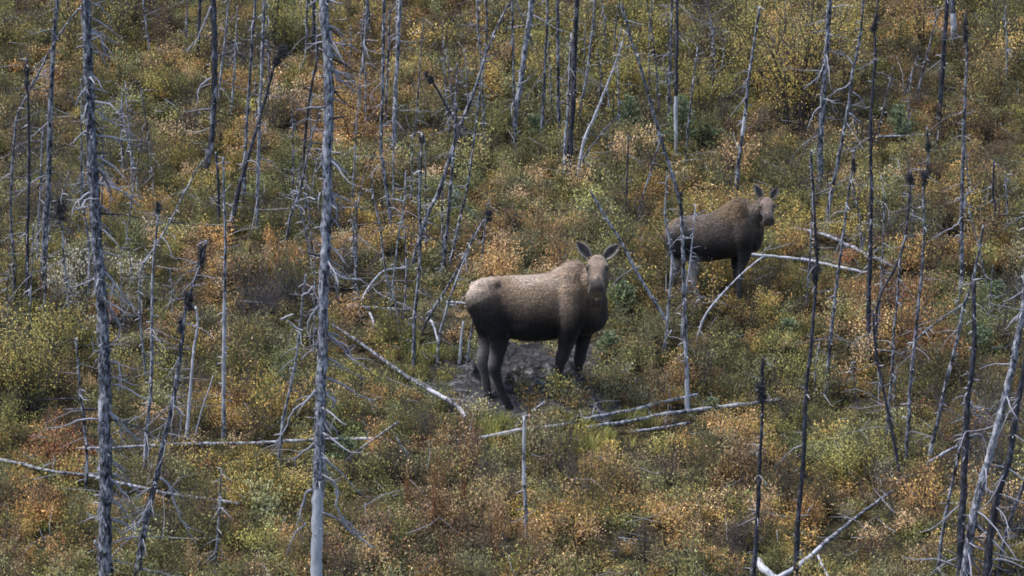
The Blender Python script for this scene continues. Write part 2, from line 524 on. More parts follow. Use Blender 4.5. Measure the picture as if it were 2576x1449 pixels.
# --- the two thick trunks
T("thick scaly grey spruce trunk, near the frame's edge, shaggy with drooping pale branches",
  "266,1500 265,1300 265,1200 264,1000 260,850 250,680 240,500 232,400 226,240 222,150 216,0", 36, 22, 'dark', nb=44, blen=.6, bdroop=1.5, side=1, stubs=1.6, lean=.0,
  pale=[(940, 1060, .42), (380, 640, .30), (0, 120, .3)],
  traced=[("262,684 278,700 296,722 312,745 330,765 342,786 350,800", 8), ("246,420 262,448 290,470 318,490 350,520", 8), ("244,282 268,298 290,312 312,318 330,340", 6), ("240,272 262,262 285,254 300,262", 5),
          ("232,85 248,90 262,118 276,150", 7), ("230,10 244,12 262,26 276,48", 6), ("222,210 205,240 190,262 178,240", 6), ("232,480 205,500 188,520 182,548", 8), ("220,520 204,524 192,522", 6),
          ("278,780 292,800 302,822 296,850 280,862", 7), ("272,1034 290,1050 318,1075 338,1100 356,1120", 10), ("285,1048 306,1090 300,1138", 6), ("240,1360 258,1405 290,1412 325,1418", 8), ("285,1260 305,1275 330,1310 348,1325", 8),
          ("246,1180 282,1208 320,1240 350,1225", 7), ("250,886 236,880 232,862", 6), ("276,910 300,918 302,960 298,990", 6), ("250,1440 280,1405 310,1370 344,1345", 5)])
T("tall mottled grey spruce trunk in front, its foot smooth and bare, with crooked pale branches",
  "794,1540 795,1449 797,1300 803,1160 809,966 813,850 818,650 825,483 824,380 827,270 822,120 813,0", 29, 23, 'grey', nb=38, blen=.55, bdroop=1.5, side=1, stubs=1.3, lean=.01,
  pale=[(1255, 1600, 1.0), (1225, 1255, .55), (900, 1225, .22), (270, 460, .36), (560, 800, .24)],
  traced=[("822,64 842,70 858,84 868,100", 6), ("828,78 842,108 880,114 900,130", 7), ("832,166 856,200 884,222 908,240", 9), ("836,174 868,190 892,212 906,236", 5), ("838,490 846,545 834,570", 7),
          ("832,670 848,690 870,702 900,704 925,714", 9), ("828,654 846,662 862,676", 5), ("824,840 848,858 872,890 888,905 930,930", 8), ("820,844 800,862 788,880 770,892 760,905", 6), ("838,860 870,866 888,900 925,902", 6),
          ("798,980 770,1010 740,1030 722,1070 708,1098", 8), ("822,985 838,1008 846,1010 830,1030 818,1042", 9), ("818,1060 838,1078 862,1108", 7), ("800,1108 772,1130 748,1148 742,1178", 7),
          ("808,1020 816,1050 804,1090 802,1130 816,1160 820,1195 842,1220 850,1280 872,1320 905,1350 938,1376", 10), ("786,1230 770,1245 758,1280 756,1305 770,1318", 8), ("856,1295 870,1310 890,1330 935,1360", 5),
          ("790,720 775,736 760,742 742,738", 7), ("800,770 780,800 770,830 748,826 720,806", 7), ("806,485 800,500 770,498 740,510", 6), ("812,385 806,420 790,432", 5), ("770,1318 745,1340 730,1370 722,1400", 5)])
# --- left edge
T("slender grey dead spruce with a dark charred foot, beside the thick scaly trunk", "109,742 112,600 121,483 125,330 131,160 143,0", 17, 10, 'dark', nb=14, side=-1, pale=[(100, 480, .38)])
T("thin grey dead tree whose crooked upper stem bends towards the thick scaly trunk", "38,766 33,640 27,500 40,310 57,263 80,217 123,133 170,57 205,15", 8, 5, 'dark', nb=8, ext=0, pale=[(0, 220, .3)])
T("short dark dead spruce topped by a ragged brush of black twigs, near the frame's edge", "66,783 69,600 73,440 72,300 67,150", 11, 5, 'char', nb=12, broom=[(67, 190, 24, 70)], blen=.35)
T("thin grey snag just beside the charred foot of a slender spruce", "90,720 97,560 102,480 105,380 108,322", 8, 4, 'grey', nb=9)
T("very thin dark stick snag standing out of the yellow willow", "72,866 78,740 84,563", 6, 3, 'dark', nb=3)
T("thin grey dead stem with a haze of fine grey twigs round its top", "178,812 166,700 158,606 156,500 172,432", 6, 3, 'grey', nb=16, blen=.5, broom=[(154, 530, 70, 90)])
T("thin grey stem pressed close to the thick scaly trunk", "221,762 224,640 216,560 205,480 205,300 207,190", 7, 3, 'grey', nb=8, pale=[(640, 700, .5)])
T("thin grey dead stem hung with whitish twigs, uphill of the thick scaly trunk", "335,492 330,400 322,290 314,203", 6, 3, 'grey', nb=18, blen=.45)
T("hair-thin grey stem beside a twig-hung grey stem", "313,462 306,360 307,232", 5, 3, 'grey', nb=4)
T("short hair-thin grey stick standing alone on the slope", "380,139 367,60 360,2", 5, 4, 'grey', nb=2)
T("thin straight dark pole with one bare side branch, high on the slope", "467,120 470,27", 5, 4, 'dark', nb=3, ext=120)
T("broken dark pole with a burnt black foot, high on the slope", "493,166 500,80 503,-5", 9, 8, 'char', nb=5, pale=[(20, 120, .35)])
T("stout dark snag whose lower half is bare grey wood, swept sideways at its foot", "514,458 522,410 534,330 539,250 540,150 537,0", 15, 15, 'char', nb=8, side=-1, pale=[(195, 470, .45)],
  traced=[("532,196 510,212 498,232 500,250", 6), ("531,15 515,55 495,100 470,128", 6)])
T("thin grey stem standing tight beside the stout dark snag", "548,312 555,193 563,127 570,67 573,0", 7, 5, 'grey', nb=8)
T("spindly grey stem with forked whitish twigs, uphill between two taller snags", "578,303 580,297 587,207 593,110 597,17", 7, 3, 'grey', nb=12, blen=.45)
T("straight slim dark spruce pole crossing behind the brush-topped leaning snag", "609,562 613,483 620,320 628,200 636,80 642,0", 9, 6, 'dark', nb=10, pale=[(0, 200, .3)])
T("black leaning snag ending in a ragged black brush of twigs", "570,605 585,545 600,483 617,417 633,367 651,307 661,267 674,227 694,157 712,132", 13, 6, 'char', nb=6, broom=[(710, 132, 38, 30), (695, 150, 26, 26)], pale=[(480, 560, .4)])
T("slim whitish bare pole with a dark foot by the long fallen log", "563,1114 563,966 565,750 567,600 563,483 562,395", 12, 5, 'grey', nb=5, pale=[(740, 1070, .5)], blen=.3)
T("burnt black post standing beside the slim whitish pole", "549,605 550,483 543,383", 10, 6, 'char', nb=2, blen=.25)
T("straight pale grey pole with a dark foot, full height, on the open slope", "647,592 648,483 650,400 655,250 660,130 664,0", 9, 7, 'grey', nb=9, pale=[(150, 560, .4)])
T("thin dark snag kinked near its foot, just behind the mottled trunk", "742,215 755,180 769,140 771,70 772,0", 7, 6, 'dark', nb=5)
T("stubby burnt black pole close behind the mottled trunk", "787,153 789,90 790,10", 11, 8, 'char', nb=5)
T("slender dark snag slanting down behind the mottled trunk", "758,432 769,333 777,260 787,200 797,150 800,90", 8, 5, 'char', nb=10)
T("faint grey snag slanting out from behind the mottled trunk to a dark foot", "715,628 727,560 741,516 754,483 771,400 787,333 804,285", 9, 4, 'dark', nb=8)
# --- upper middle
T("lone grey snag whose foot ends amid peach leaves beside the mottled trunk", "903,222 904,217 916,133 924,0", 9, 7, 'grey', nb=4, stubs=.5)
T("tall dark snag with a bent black foot, first of a close threesome", "984,614 981,533 974,483 961,400 959,333 962,233 966,0", 9, 8, 'dark', nb=10, pale=[(330, 440, .35)])
T("tall grey snag with a forked pale foot, last of a close threesome", "994,437 992,333 997,200 1002,83 1007,0", 13, 9, 'grey', nb=14, pale=[(395, 440, .6), (80, 260, .35)])
T("thinnest dark stem standing in the middle of a close threesome", "968,325 970,293 974,200 981,20", 6, 5, 'dark', nb=6)
T("very long dark snag slanting far across the slope, thin end uppermost", "1032,676 1044,640 1061,583 1077,536 1104,483 1141,367 1157,317 1184,253 1207,187 1224,133 1251,67 1281,7", 13, 5, 'dark', nb=7, ext=0, blen=.4, pale=[(90, 330, .3)])
T("dark snag leaning the opposite way to its neighbours, with a bushy black top", "1213,374 1191,343 1164,320 1144,300 1127,273 1104,233 1082,198", 7, 6, 'char', nb=5, broom=[(1084, 200, 24, 26), (1073, 185, 16, 18)], blen=.3)
T("thin dark stem crossing a leaning bushy-topped snag", "1161,395 1154,350 1144,293 1148,220 1151,158", 8, 4, 'dark', nb=14, blen=.3)
T("slim dark pole, tallest of a cluster fanning up from one foot", "1110,715 1118,640 1127,540 1133,470 1142,360 1148,260", 10, 6, 'dark', nb=5, pale=[(500, 640, .35)])
T("straight thin stem, shortest of a cluster fanning up from one foot", "1112,668 1113,600 1113,483 1123,410", 6, 4, 'dark', nb=3)
T("slim dark pole leaning out of a cluster fanning up from one foot", "1125,682 1141,626 1157,550 1176,470 1192,350 1208,230", 8, 5, 'dark', nb=6)
T("upright dark thin stem with a burnt knot halfway, beside the very long slanting snag", "1217,412 1217,300 1214,200 1224,100 1224,7", 7, 5, 'dark', nb=9, blen=.3)
T("crooked grey snag with a black foot and a tuft of twigs at its tip", "1040,927 1042,816 1047,750 1054,683 1057,600 1056,500 1062,335", 10, 5, 'dark', nb=7, broom=[(1062, 345, 20, 40)], pale=[(640, 720, .4)])
T("thin grey wavering stem with looping side twigs", "977,820 987,733 994,666 1004,583 1017,516 1021,430", 6, 4, 'grey', nb=6, traced=[("1010,540 990,522 975,530 985,545", 4), ("1012,505 990,500 970,500", 4)])
T("thin pale stem curving down towards the dark hollow", "1014,868 997,776 981,726 967,670 957,576 941,503 934,440", 7, 4, 'grey', nb=5)
T("thin straight grey stem standing among peach bushes by the mottled trunk", "890,758 892,700 897,633 896,503", 6, 5, 'dark', nb=3)
T("dark slanting pole tipped with black twigs, uphill of the cow moose", "1052,843 1077,800 1111,746 1144,690 1177,626 1217,553", 8, 5, 'dark', nb=4, ext=0)
T("pale thin slanting stem parallel to the twig-tipped pole uphill of the cow", "1100,912 1104,850 1117,800 1144,716 1174,640 1192,585", 8, 4, 'grey', nb=4, pale=[(640, 830, .45)])
T("short thin snag crowned with a black tuft above the cow's rump", "1205,704 1217,600 1226,526 1230,500", 6, 4, 'dark', nb=4, broom=[(1229, 545, 22, 30)], blen=.25)
T("thin dark stick leaning behind the cow moose's hind legs", "1170,926 1184,843 1196,776 1202,740", 7, 4, 'dark', nb=1)
T("short broken stick of bare white wood standing by the mud", "1153,916 1160,860 1166,808", 9, 5, 'pale', nb=0, pale=[(800, 940, .8)], name="tree_stump", cat="stump", stubs=.2, group="broken stumps")
# --- upper centre
T("hair-thin pole crossing the foot of the bent pale grey trunk", "1298,388 1291,153 1288,0", 6, 6, 'dark', nb=2)
T("bent pale grey trunk leaning to a thick top, high on the slope", "1290,346 1295,300 1308,217 1321,117 1338,0", 13, 15, 'grey', nb=6, pale=[(0, 300, .35)], traced=[("1300,218 1320,205 1350,180", 4), ("1318,66 1300,68 1280,74", 4), ("1330,65 1360,62", 4)])
T("slim grey pole, first of a row of upright poles uphill", "1361,354 1371,167 1378,0", 9, 6, 'dark', nb=5, pale=[(260, 340, .4)])
T("slim dark pole with a split pale foot in the row uphill", "1413,349 1406,283 1404,167 1403,0", 9, 8, 'dark', nb=6, pale=[(220, 330, .4)])
T("stoutest dark pole of the uphill row, pale at its foot", "1423,460 1431,400 1441,267 1446,117 1451,0", 15, 11, 'char', nb=8, pale=[(400, 470, .5), (20, 90, .35)])
T("thin grey pole touching the stoutest pole of the uphill row", "1417,462 1422,360 1428,283 1438,83", 9, 5, 'grey', nb=5)
T("slim dark pole ending the uphill row, leaning gently", "1451,322 1460,270 1471,217 1485,117 1496,0", 8, 6, 'dark', nb=6)
T("whitish bare snag leaning uphill with a forked tip", "1448,458 1468,360 1495,293 1525,220 1548,160 1566,107", 10, 4, 'pale', nb=9, ext=0, blen=.3, pale=[(200, 420, .5)], traced=[("1527,225 1532,260 1534,275", 4)])
T("thin dark-barked snag leaning low beside the whitish bare snag", "1450,462 1468,400 1495,360 1521,327 1558,290", 7, 3, 'dark', nb=4, ext=0, blen=.3)
T("very tall thin snag before the calf, kinked halfway and pale at its foot", "1731,1035 1725,850 1721,723 1717,580 1708,500 1668,367 1651,307 1631,240 1611,167 1588,100 1562,10", 12, 6, 'dark', nb=10, ext=0, blen=.4, broom=[(1713, 495, 14, 24)], pale=[(560, 960, .42), (960, 1050, .8)], lean=.0)
T("short thin dark pole hanging high above the whitish snag", "1632,120 1641,0", 8, 6, 'dark', nb=2)
T("thin dark pole standing just uphill of the pale-footed pole", "1680,302 1685,150 1691,0", 8, 6, 'dark', nb=7)
T("straight dark pole with a bright bare foot among green saplings", "1700,392 1701,233 1703,0", 10, 8, 'char', nb=6, pale=[(235, 400, .85)], stubs=.6)
T("thin dark stem slanting downhill past the green saplings", "1720,442 1735,283 1745,200 1755,117", 7, 4, 'dark', nb=5)
T("grey pole whose foot is behind the calf's back", "1848,502 1851,483 1861,383 1875,283 1888,167 1911,17", 11, 6, 'dark', nb=6, pale=[(290, 340, .6), (420, 500, .4)])
T("dark dead sapling slanting steeply towards the yellow birch clump", "1750,237 1800,190 1840,150 1875,113", 7, 4, 'char', nb=2, ext=0, stubs=.4)
T("thin straight black stick standing alone uphill of the calf", "1571,560 1576,483 1581,340", 6, 4, 'char', nb=1, stubs=.5)
T("thin black stick, uphill beside a leaning dark stem", "1543,352 1543,233", 5, 3, 'char', nb=1, stubs=.5)
T("long thin grey stick leaning above the cow and calf's gap", "1597,556 1621,483 1640,420 1658,360 1660,330", 6, 4, 'dark', nb=3, blen=.3)
# --- stems in front of the calf
T("pale slanting snag whose tip leans uphill between cow and calf", "1703,872 1675,810 1638,746 1601,683 1561,606 1515,533 1486,480", 10, 6, 'grey', nb=2, ext=0, stubs=.4, pale=[(560, 860, .45)], lean=.0)
T("crooked pale stem, first of the stems crossing the calf's hindquarters", "1668,893 1678,816 1686,723 1691,650 1685,610 1673,540 1676,483 1678,430", 9, 4, 'grey', nb=5, ext=0, blen=.25, pale=[(500, 890, .45)], lean=.0)
T("thin pale stem forking up over the calf's flank", "1709,886 1722,760 1735,670 1742,600 1750,515", 7, 3, 'pale', nb=9, ext=0, blen=.25, pale=[(500, 900, .4)], lean=.0)
T("arched pale stem sweeping up past the calf's front legs", "1746,856 1771,800 1808,750 1855,700 1905,656 1928,643", 7, 4, 'pale', nb=6, ext=0, blen=.25, pale=[(600, 860, .4)])
T("small crooked pale stick below the calf's hind legs", "1731,822 1748,766 1761,753", 5, 3, 'pale', nb=1, blen=.15, stubs=.3, ext=0)
# --- right side
T("stout straight grey trunk standing between the calf and the yellow birch clump", "2062,476 2065,350 2070,250 2079,133 2087,0", 16, 13, 'dark', nb=14, blen=.7, pale=[(0, 130, .28)], traced=[("2074,160 2060,190 2040,210 2020,225", 5), ("2062,270 2045,290 2032,325", 6), ("2078,250 2084,268", 5)])
T("very tall slim black pole with a clotted twig mass where it crosses the fallen logs", "1998,1472 2000,1449 2009,1300 2022,1133 2029,966 2039,883 2049,766 2055,666 2052,616 2047,483 2040,380", 15, 5, 'char', nb=8, broom=[(2052, 665, 34, 46), (2055, 620, 22, 40), (2050, 700, 20, 26)], pale=[(1040, 1120, .35)], blen=.35)
T("thin grey stem with a pale split foot, beside the twig-clotted pole", "2027,780 2032,716 2040,610 2043,480 2038,400", 7, 4, 'dark', nb=4, pale=[(690, 770, .45)])
T("slim leaning grey snag with curling pale twigs, next to the stout straight trunk", "2078,567 2079,563 2092,483 2119,350 2132,283 2145,183 2162,100 2172,0", 11, 6, 'dark', nb=14, blen=.55, traced=[("2138,208 2122,222 2104,228 2090,246", 5), ("2148,165 2130,140 2112,128", 5), ("2145,232 2165,246 2178,276", 4), ("2136,285 2155,300 2170,310", 4)])
T("tall thin black snag with a dark twig ball near its top", "2187,918 2185,800 2186,740 2189,650 2192,483 2190,333 2195,233 2202,133 2199,60 2209,0", 14, 5, 'char', nb=10, broom=[(2202, 55, 26, 36), (2196, 72, 20, 14)], blen=.4, pale=[(880, 920, .3)])
T("long slanting grey pole that starts beside the calf's logs, brushed top", "2074,1018 2079,966 2095,800 2109,683 2119,606 2135,483 2145,417 2152,367", 11, 4, 'dark', nb=6, broom=[(2147, 415, 20, 34)], pale=[(800, 960, .3)])
T("dark pole paired with a pale hollow trunk, high on the slope", "2363,308 2369,200 2375,117 2382,0", 14, 11, 'char', nb=5)
T("hollow pale-faced trunk paired with a dark pole, high on the slope", "2396,128 2399,67 2396,0", 17, 14, 'char', nb=2, pale=[(30, 105, .75)])
T("tall grey pole with a sooty bristling top, by the frame's edge uphill", "2417,745 2419,616 2420,483 2427,267 2432,133 2429,30", 12, 5, 'dark', nb=6, ext=0, broom=[(2429, 75, 24, 60), (2428, 100, 14, 20)], pale=[(480, 740, .3)], traced=[("2424,530 2428,500 2438,483 2448,483", 8), ("2420,545 2400,570 2360,592 2345,600", 5)])
T("faint thin leaning stem above a green sapling uphill", "2255,270 2282,217 2309,140", 5, 3, 'dark', nb=2)
T("faint thin leaning stem uphill, longer than its twin", "2289,279 2325,167 2359,33", 6, 4, 'dark', nb=3, ext=0)
T("slim dark pole with a sooty twig mass at its crown, in the crowded stand", "2274,1184 2285,1066 2290,966 2302,850 2312,750 2319,683 2324,583 2324,483 2335,400 2332,317", 11, 4, 'dark', nb=9, broom=[(2325, 455, 26, 46), (2334, 370, 16, 50)], blen=.35)
T("dark snag bending uphill to a bushy black crown, in the crowded stand", "2203,932 2205,800 2215,743 2239,696 2265,643 2279,583 2289,483 2291,430", 9, 5, 'char', nb=6, broom=[(2290, 455, 26, 44)], blen=.35)
T("dark thin snag with its foot deep in the willow, leaning back uphill", "2270,1222 2253,1130 2236,1050 2218,960 2203,880 2195,780", 9, 6, 'char', nb=4, ext=0)
T("thin grey stem with a pale streak rising by the tall black snag", "2207,862 2215,740 2222,600 2224,500 2216,440", 6, 3, 'grey', nb=6, blen=.35)
T("grey snag with a pale bare foot in the green willow", "2225,1158 2229,1083 2242,966 2249,833 2255,783 2265,650 2279,593", 9, 5, 'dark', nb=6, pale=[(1060, 1160, .4)])
T("grey curving pole with a pale foot at a fallen log's end", "2332,1177 2345,1116 2362,1050 2379,966 2392,916 2412,833 2425,766 2439,733 2452,683 2475,566", 11, 6, 'dark', nb=8, pale=[(1110, 1180, .6), (620, 700, .3)])
T("thick charred snag with a black broken top and an ashy lower trunk", "2408,1500 2412,1449 2415,1400 2422,1266 2429,1133 2435,1000 2439,966 2449,900 2450,816 2450,705", 22, 10, 'char', nb=14, ext=0, pale=[(1000, 1100, .3), (1180, 1290, .3)], traced=[("2440,1010 2446,1028 2470,1022", 7), ("2436,1096 2455,1092 2475,1102 2482,1126", 6)])
T("big pale-patched trunk leaning out of the frame over a tangle of branches", "2420,1500 2432,1400 2449,1300 2465,1233 2492,1133 2512,1066 2535,966 2549,916 2565,833 2578,740 2584,640", 24, 14, 'grey', nb=26, blen=.7, pale=[(1060, 1170, .5), (1190, 1320, .25)], ext=200)
T("thick dark trunk leaning parallel to the big pale-patched trunk", "2476,1500 2482,1449 2492,1350 2509,1250 2525,1200 2542,1133 2565,983 2590,850", 22, 12, 'char', nb=20, blen=.6, ext=200)
T("slim dark leaning stem hugging the frame's lower corner", "2508,1470 2512,1449 2529,1350 2549,1283 2576,1216 2600,1100", 11, 8, 'dark', nb=10, ext=150)
T("slender grey curving pole left of the thick charred snag", "2355,1482 2357,1449 2362,1400 2379,1300 2399,1200 2422,1093 2428,1000", 11, 6, 'dark', nb=5, ext=0)
T("long thin grey snag slanting low through the red birches", "2249,892 2309,850 2365,806 2415,770 2439,750", 7, 4, 'dark', nb=4, ext=0, blen=.3)
T("thin black stub pole behind the crowded stand, near the sooty bristling pole", "2502,593 2503,520 2498,483 2500,400", 8, 5, 'char', nb=3)
T("thin grey pole at the frame's edge beside a black stub pole", "2538,597 2532,483 2530,440", 6, 4, 'grey', nb=3)
# --- lower left and lower middle
T("dark leaning snag bristling with fine twigs, just past the thick scaly trunk", "333,1500 343,1449 360,1350 377,1266 397,1183 410,1116 430,1033 443,966 457,866 463,800 480,733 503,666 520,605", 19, 6, 'dark', nb=30, blen=.6, ext=0, broom=[(505, 660, 34, 120), (476, 762, 40, 60), (455, 820, 24, 40)], stubs=2,
  pale=[(1230, 1400, .3)], traced=[("405,1200 428,1230 448,1290 475,1340 492,1365", 7), ("440,1020 455,1045 452,1085 440,1105", 5), ("385,1260 360,1300 330,1330 300,1345", 6), ("358,1430 395,1438 430,1446", 6)])
T("whitish bare leaning stem rising from the long fallen log", "469,1116 472,1080 480,966 487,883 497,816 492,770", 10, 5, 'pale', nb=1, pale=[(900, 1100, .75)], stubs=.3, ext=0)
T("thin white wand leaning beside the whitish bare stem", "483,1114 507,1033 530,966 536,945", 5, 3, 'pale', nb=1, stubs=.3, ext=0, pale=[(940, 1110, .5)])
T("straight slim grey pole topped by a dark tuft, beyond the thick scaly trunk", "362,1207 370,1066 381,966 383,716 390,616 400,520", 11, 5, 'grey', nb=10, broom=[(398, 525, 22, 30)], pale=[(1130, 1210, .4)])
T("thin crooked grey stem bent into a long slant upward", "372,978 360,880 352,800 352,700 365,660 393,616 427,560 460,493 500,420 522,395", 7, 4, 'grey', nb=6, ext=0)
T("dark thin stem standing in the willow before the thick scaly trunk", "212,1248 218,1166 213,1083 200,966 192,850", 9, 5, 'dark', nb=6)
T("grey snag with a white foot and drooping twigs beside the mottled trunk", "697,1170 707,1106 716,1040 732,966 745,900 755,820 762,740 770,690", 9, 5, 'grey', nb=12, blen=.5, pale=[(1100, 1170, .4)])
T("thin grey stem sloping away behind the mottled trunk, amid peach leaves", "786,674 774,603 754,526 748,480", 6, 4, 'grey', nb=2)
T("slim smooth grey pole standing alone in the foreground heath", "1325,1350 1322,1280 1318,1200 1318,1046", 10, 7, 'grey', nb=1, ext=0, stubs=.3, pale=[(1040, 1230, .6)], blen=.15)
T("dark slim spruce with one dense black twig head, alone in the heath", "1892,1482 1895,1449 1905,1300 1911,1166 1918,1026 1919,900", 15, 5, 'char', nb=9, broom=[(1914, 965, 34, 60), (1917, 1005, 30, 24), (1918, 925, 14, 44)], ext=0, blen=.35)
T("thin leaning grey stick propped over the long fallen log by the mottled trunk", "840,1182 877,1153 940,1105 1004,1060", 6, 5, 'grey', nb=1, ext=0, stubs=.4, pale=[(1050, 1150, .4)])
T("small grey stick poking out of the heath below the cow's diagonal log", "1057,1206 1030,1155 994,1096", 5, 4, 'grey', nb=0, ext=0, stubs=.4)
T("small dark dead stick leaning in the peach leaves of the lower heath", "1561,1222 1535,1185 1508,1146", 7, 4, 'grey', nb=1, ext=0, stubs=.4)
# --- a few more faint stems
T("thin twiggy grey stem in the lower heath past the leaning bristling snag", "555,1330 552,1250 558,1180", 6, 4, 'grey', nb=8, blen=.3)
T("thin pale twiggy stem below the slim whitish pole", "540,1420 548,1330 556,1250", 7, 4, 'grey', nb=10, blen=.35)
T("thin pale stem leaning from the end of the tall snag's foot", "1660,895 1672,860 1690,830", 6, 4, 'pale', nb=1, ext=0, stubs=.3)
T("forked pale snag standing by the calf's logs", "2054,1000 2050,940 2062,860", 6, 3, 'grey', nb=3, ext=0)
T("grey forked stick leaning on the black pole in the lower heath", "2005,1350 2012,1320 2035,1284 2048,1270", 8, 5, 'grey', nb=2, ext=0, blen=.2)

for i in range(78):
    reg = [(20, 460, 330, 900), (600, 1250, 130, 420), (1350, 1830, 130, 380), (2090, 2560, 260, 1150), (700, 1080, 480, 900)][i % 5]
    u, v = rng.uniform(reg[0], reg[1]), rng.uniform(reg[2], reg[3]); hh = rng.uniform(120, 330); ln = rng.normal(0, .12)
    T("hair-thin bare grey stem, one of many alike among the dead trees", "%.0f,%.0f %.0f,%.0f %.0f,%.0f" % (u, v, u + ln * hh * .5 + rng.normal(0, 5), v - hh * .5, u + ln * hh, v - hh), rng.uniform(4.5, 6.5), 2.5, ['grey', 'dark', 'dark'][i % 3], nb=int(rng.integers(2, 7)), ext=0, blen=.34, group="hair-thin grey stems")

# ------------------------------------------------------------------ fallen logs
L = fallen
L("long grey log lying low across the lower corner, passing behind the thick scaly trunk", "-30,1150 65,1170 133,1186 230,1198 290,1212 343,1224 445,1246 540,1258 605,1268", 11, 9, 'grey', pale=[(-40, 180, .4)], nb=10, lift=.2)
L("very long pale thin log lying level behind the mottled trunk", "195,1128 293,1126 470,1117 644,1114 787,1106 940,1104", 8, 10, 'grey', pale=[(700, 760, .5), (860, 950, .7)], nb=8, lift=.2)
L("short grey log at the dark hollow uphill of the mud", "875,771 950,775 1030,781", 9, 9, 'grey', nb=2, lift=.18, pale=[(930, 1030, .4)])
L("short weathered log half hidden by the cow's rump", "1120,760 1160,762 1195,765", 7, 7, 'grey', nb=0, lift=.16, pale=[(1150, 1200, .5)])
L("diagonal log with a bone-white lower end, sloping down towards the mud", "834,816 911,866 994,926 1044,960 1091,986 1147,1020 1172,1050", 8, 13, 'dark', nb=4, pale=[(1075, 1125, .9), (1155, 1180, .6)], lift=.2)
L("upper of the two long whitish logs below the cow moose", "1204,1103 1300,1083 1411,1069 1490,1050 1590,1032 1655,1015 1755,993", 10, 11, 'grey', nb=9, pale=[(1204, 1420, .6), (1560, 1755, .4)], lift=.17, blen=.2)
L("lower of the two long whitish logs below the cow moose", "1475,1077 1530,1067 1608,1056 1660,1043 1730,1034 1830,1021 1901,1014 1965,1004", 10, 12, 'grey', nb=8, pale=[(1640, 1700, .5), (1740, 1900, .6)], lift=.17, blen=.2)
L("short dark-sided log lying below the two long whitish logs", "1588,1087 1660,1077 1735,1064", 8, 9, 'grey', nb=2, lift=.15)
L("grey bent log lying uphill beyond the calf's whiter log", "1997,574 2072,590 2119,610 2182,640 2252,673", 8, 12, 'grey', nb=3, lift=.2)
L("straight white log lying just in front of the calf's chest", "1880,640 1932,645 2032,655 2110,672 2179,686", 11, 8, 'pale', nb=3, pale=[(1870, 1990, .7)], lift=.22)
L("thin grey log lying below the green sapling uphill", "2202,344 2270,342 2340,338", 6, 6, 'grey', nb=1, lift=.2)
L("long log slanting up from the bottom edge, white at its lower end", "1938,1464 2009,1423 2082,1360 2165,1293 2249,1233", 16, 9, 'dark', nb=4, pale=[(1930, 2060, .9), (2060, 2100, .4)], lift=.22)
L("short log end showing pale wood, in line with the long slanting log", "2335,1164 2372,1142 2410,1122", 10, 9, 'grey', nb=1, pale=[(2330, 2375, .7)], lift=.2)
L("broken bone-white log butt at the bottom edge", "1902,1410 1925,1435 1965,1468", 26, 20, 'pale', nb=0, pale=[(1890, 1980, 1.0)], lift=.16)
L("pale short stick at the bottom edge beside the bone-white butt", "2058,1398 2070,1425 2084,1452", 7, 7, 'pale', nb=0, lift=.2, pale=[(2050, 2090, .5)])
L("dark log in the shade behind the thick scaly trunk", "160,1032 200,1030 245,1029", 9, 8, 'char', nb=1, lift=.2)
L("thin dark pole lying level in the shade of the willow", "105,1006 170,1003 232,1003", 5, 4, 'char', nb=1, lift=.3)
L("arched white branch lying beside the mottled trunk's branches", "907,760 927,723 954,690 977,678 1005,675 1027,670", 6, 5, 'pale', nb=2, lift=.25, name="fallen_branch", cat="branch", group="fallen branches", up=[.1, .2, .3, .3, .28, .25])
L("dark fallen branch lying under the arched white branch", "912,745 940,722 965,703", 6, 5, 'dark', nb=1, lift=.15, name="fallen_branch", cat="branch", group="fallen branches")
L("pale bit of driftwood-like wood near the mottled trunk", "707,804 722,797 738,790", 7, 6, 'pale', nb=0, lift=.18, pale=[(700, 740, .7)], name="fallen_branch", cat="branch", group="fallen branches")
L("thin white fallen branch lying among the twigs uphill of the diagonal log", "600,757 640,761 690,765", 5, 4, 'grey', nb=3, lift=.2, name="fallen_branch", cat="branch", group="fallen branches")
L("pale stick lying at the edge of the mud by the cow's hind hoof", "1338,1034 1355,1022 1372,1009", 6, 5, 'pale', nb=0, lift=.1, name="fallen_branch", cat="branch", group="fallen branches")
L("small upright pale splinter of wood uphill of the mud", "1085,806 1092,825 1103,862", 7, 6, 'pale', nb=0, lift=.12, name="fallen_branch", cat="branch", group="fallen branches", pale=[(1080, 1105, .5)])
L("weathered stick hanging over the hollow under a short grey log", "930,788 938,805 940,826", 7, 5, 'pale', nb=0, lift=.12, name="fallen_branch", cat="branch", group="fallen branches")
L("dark log high on the slope with a white splinter beside it", "1160,64 1185,66 1212,66", 6, 6, 'char', nb=2, lift=.2, blen=.2)
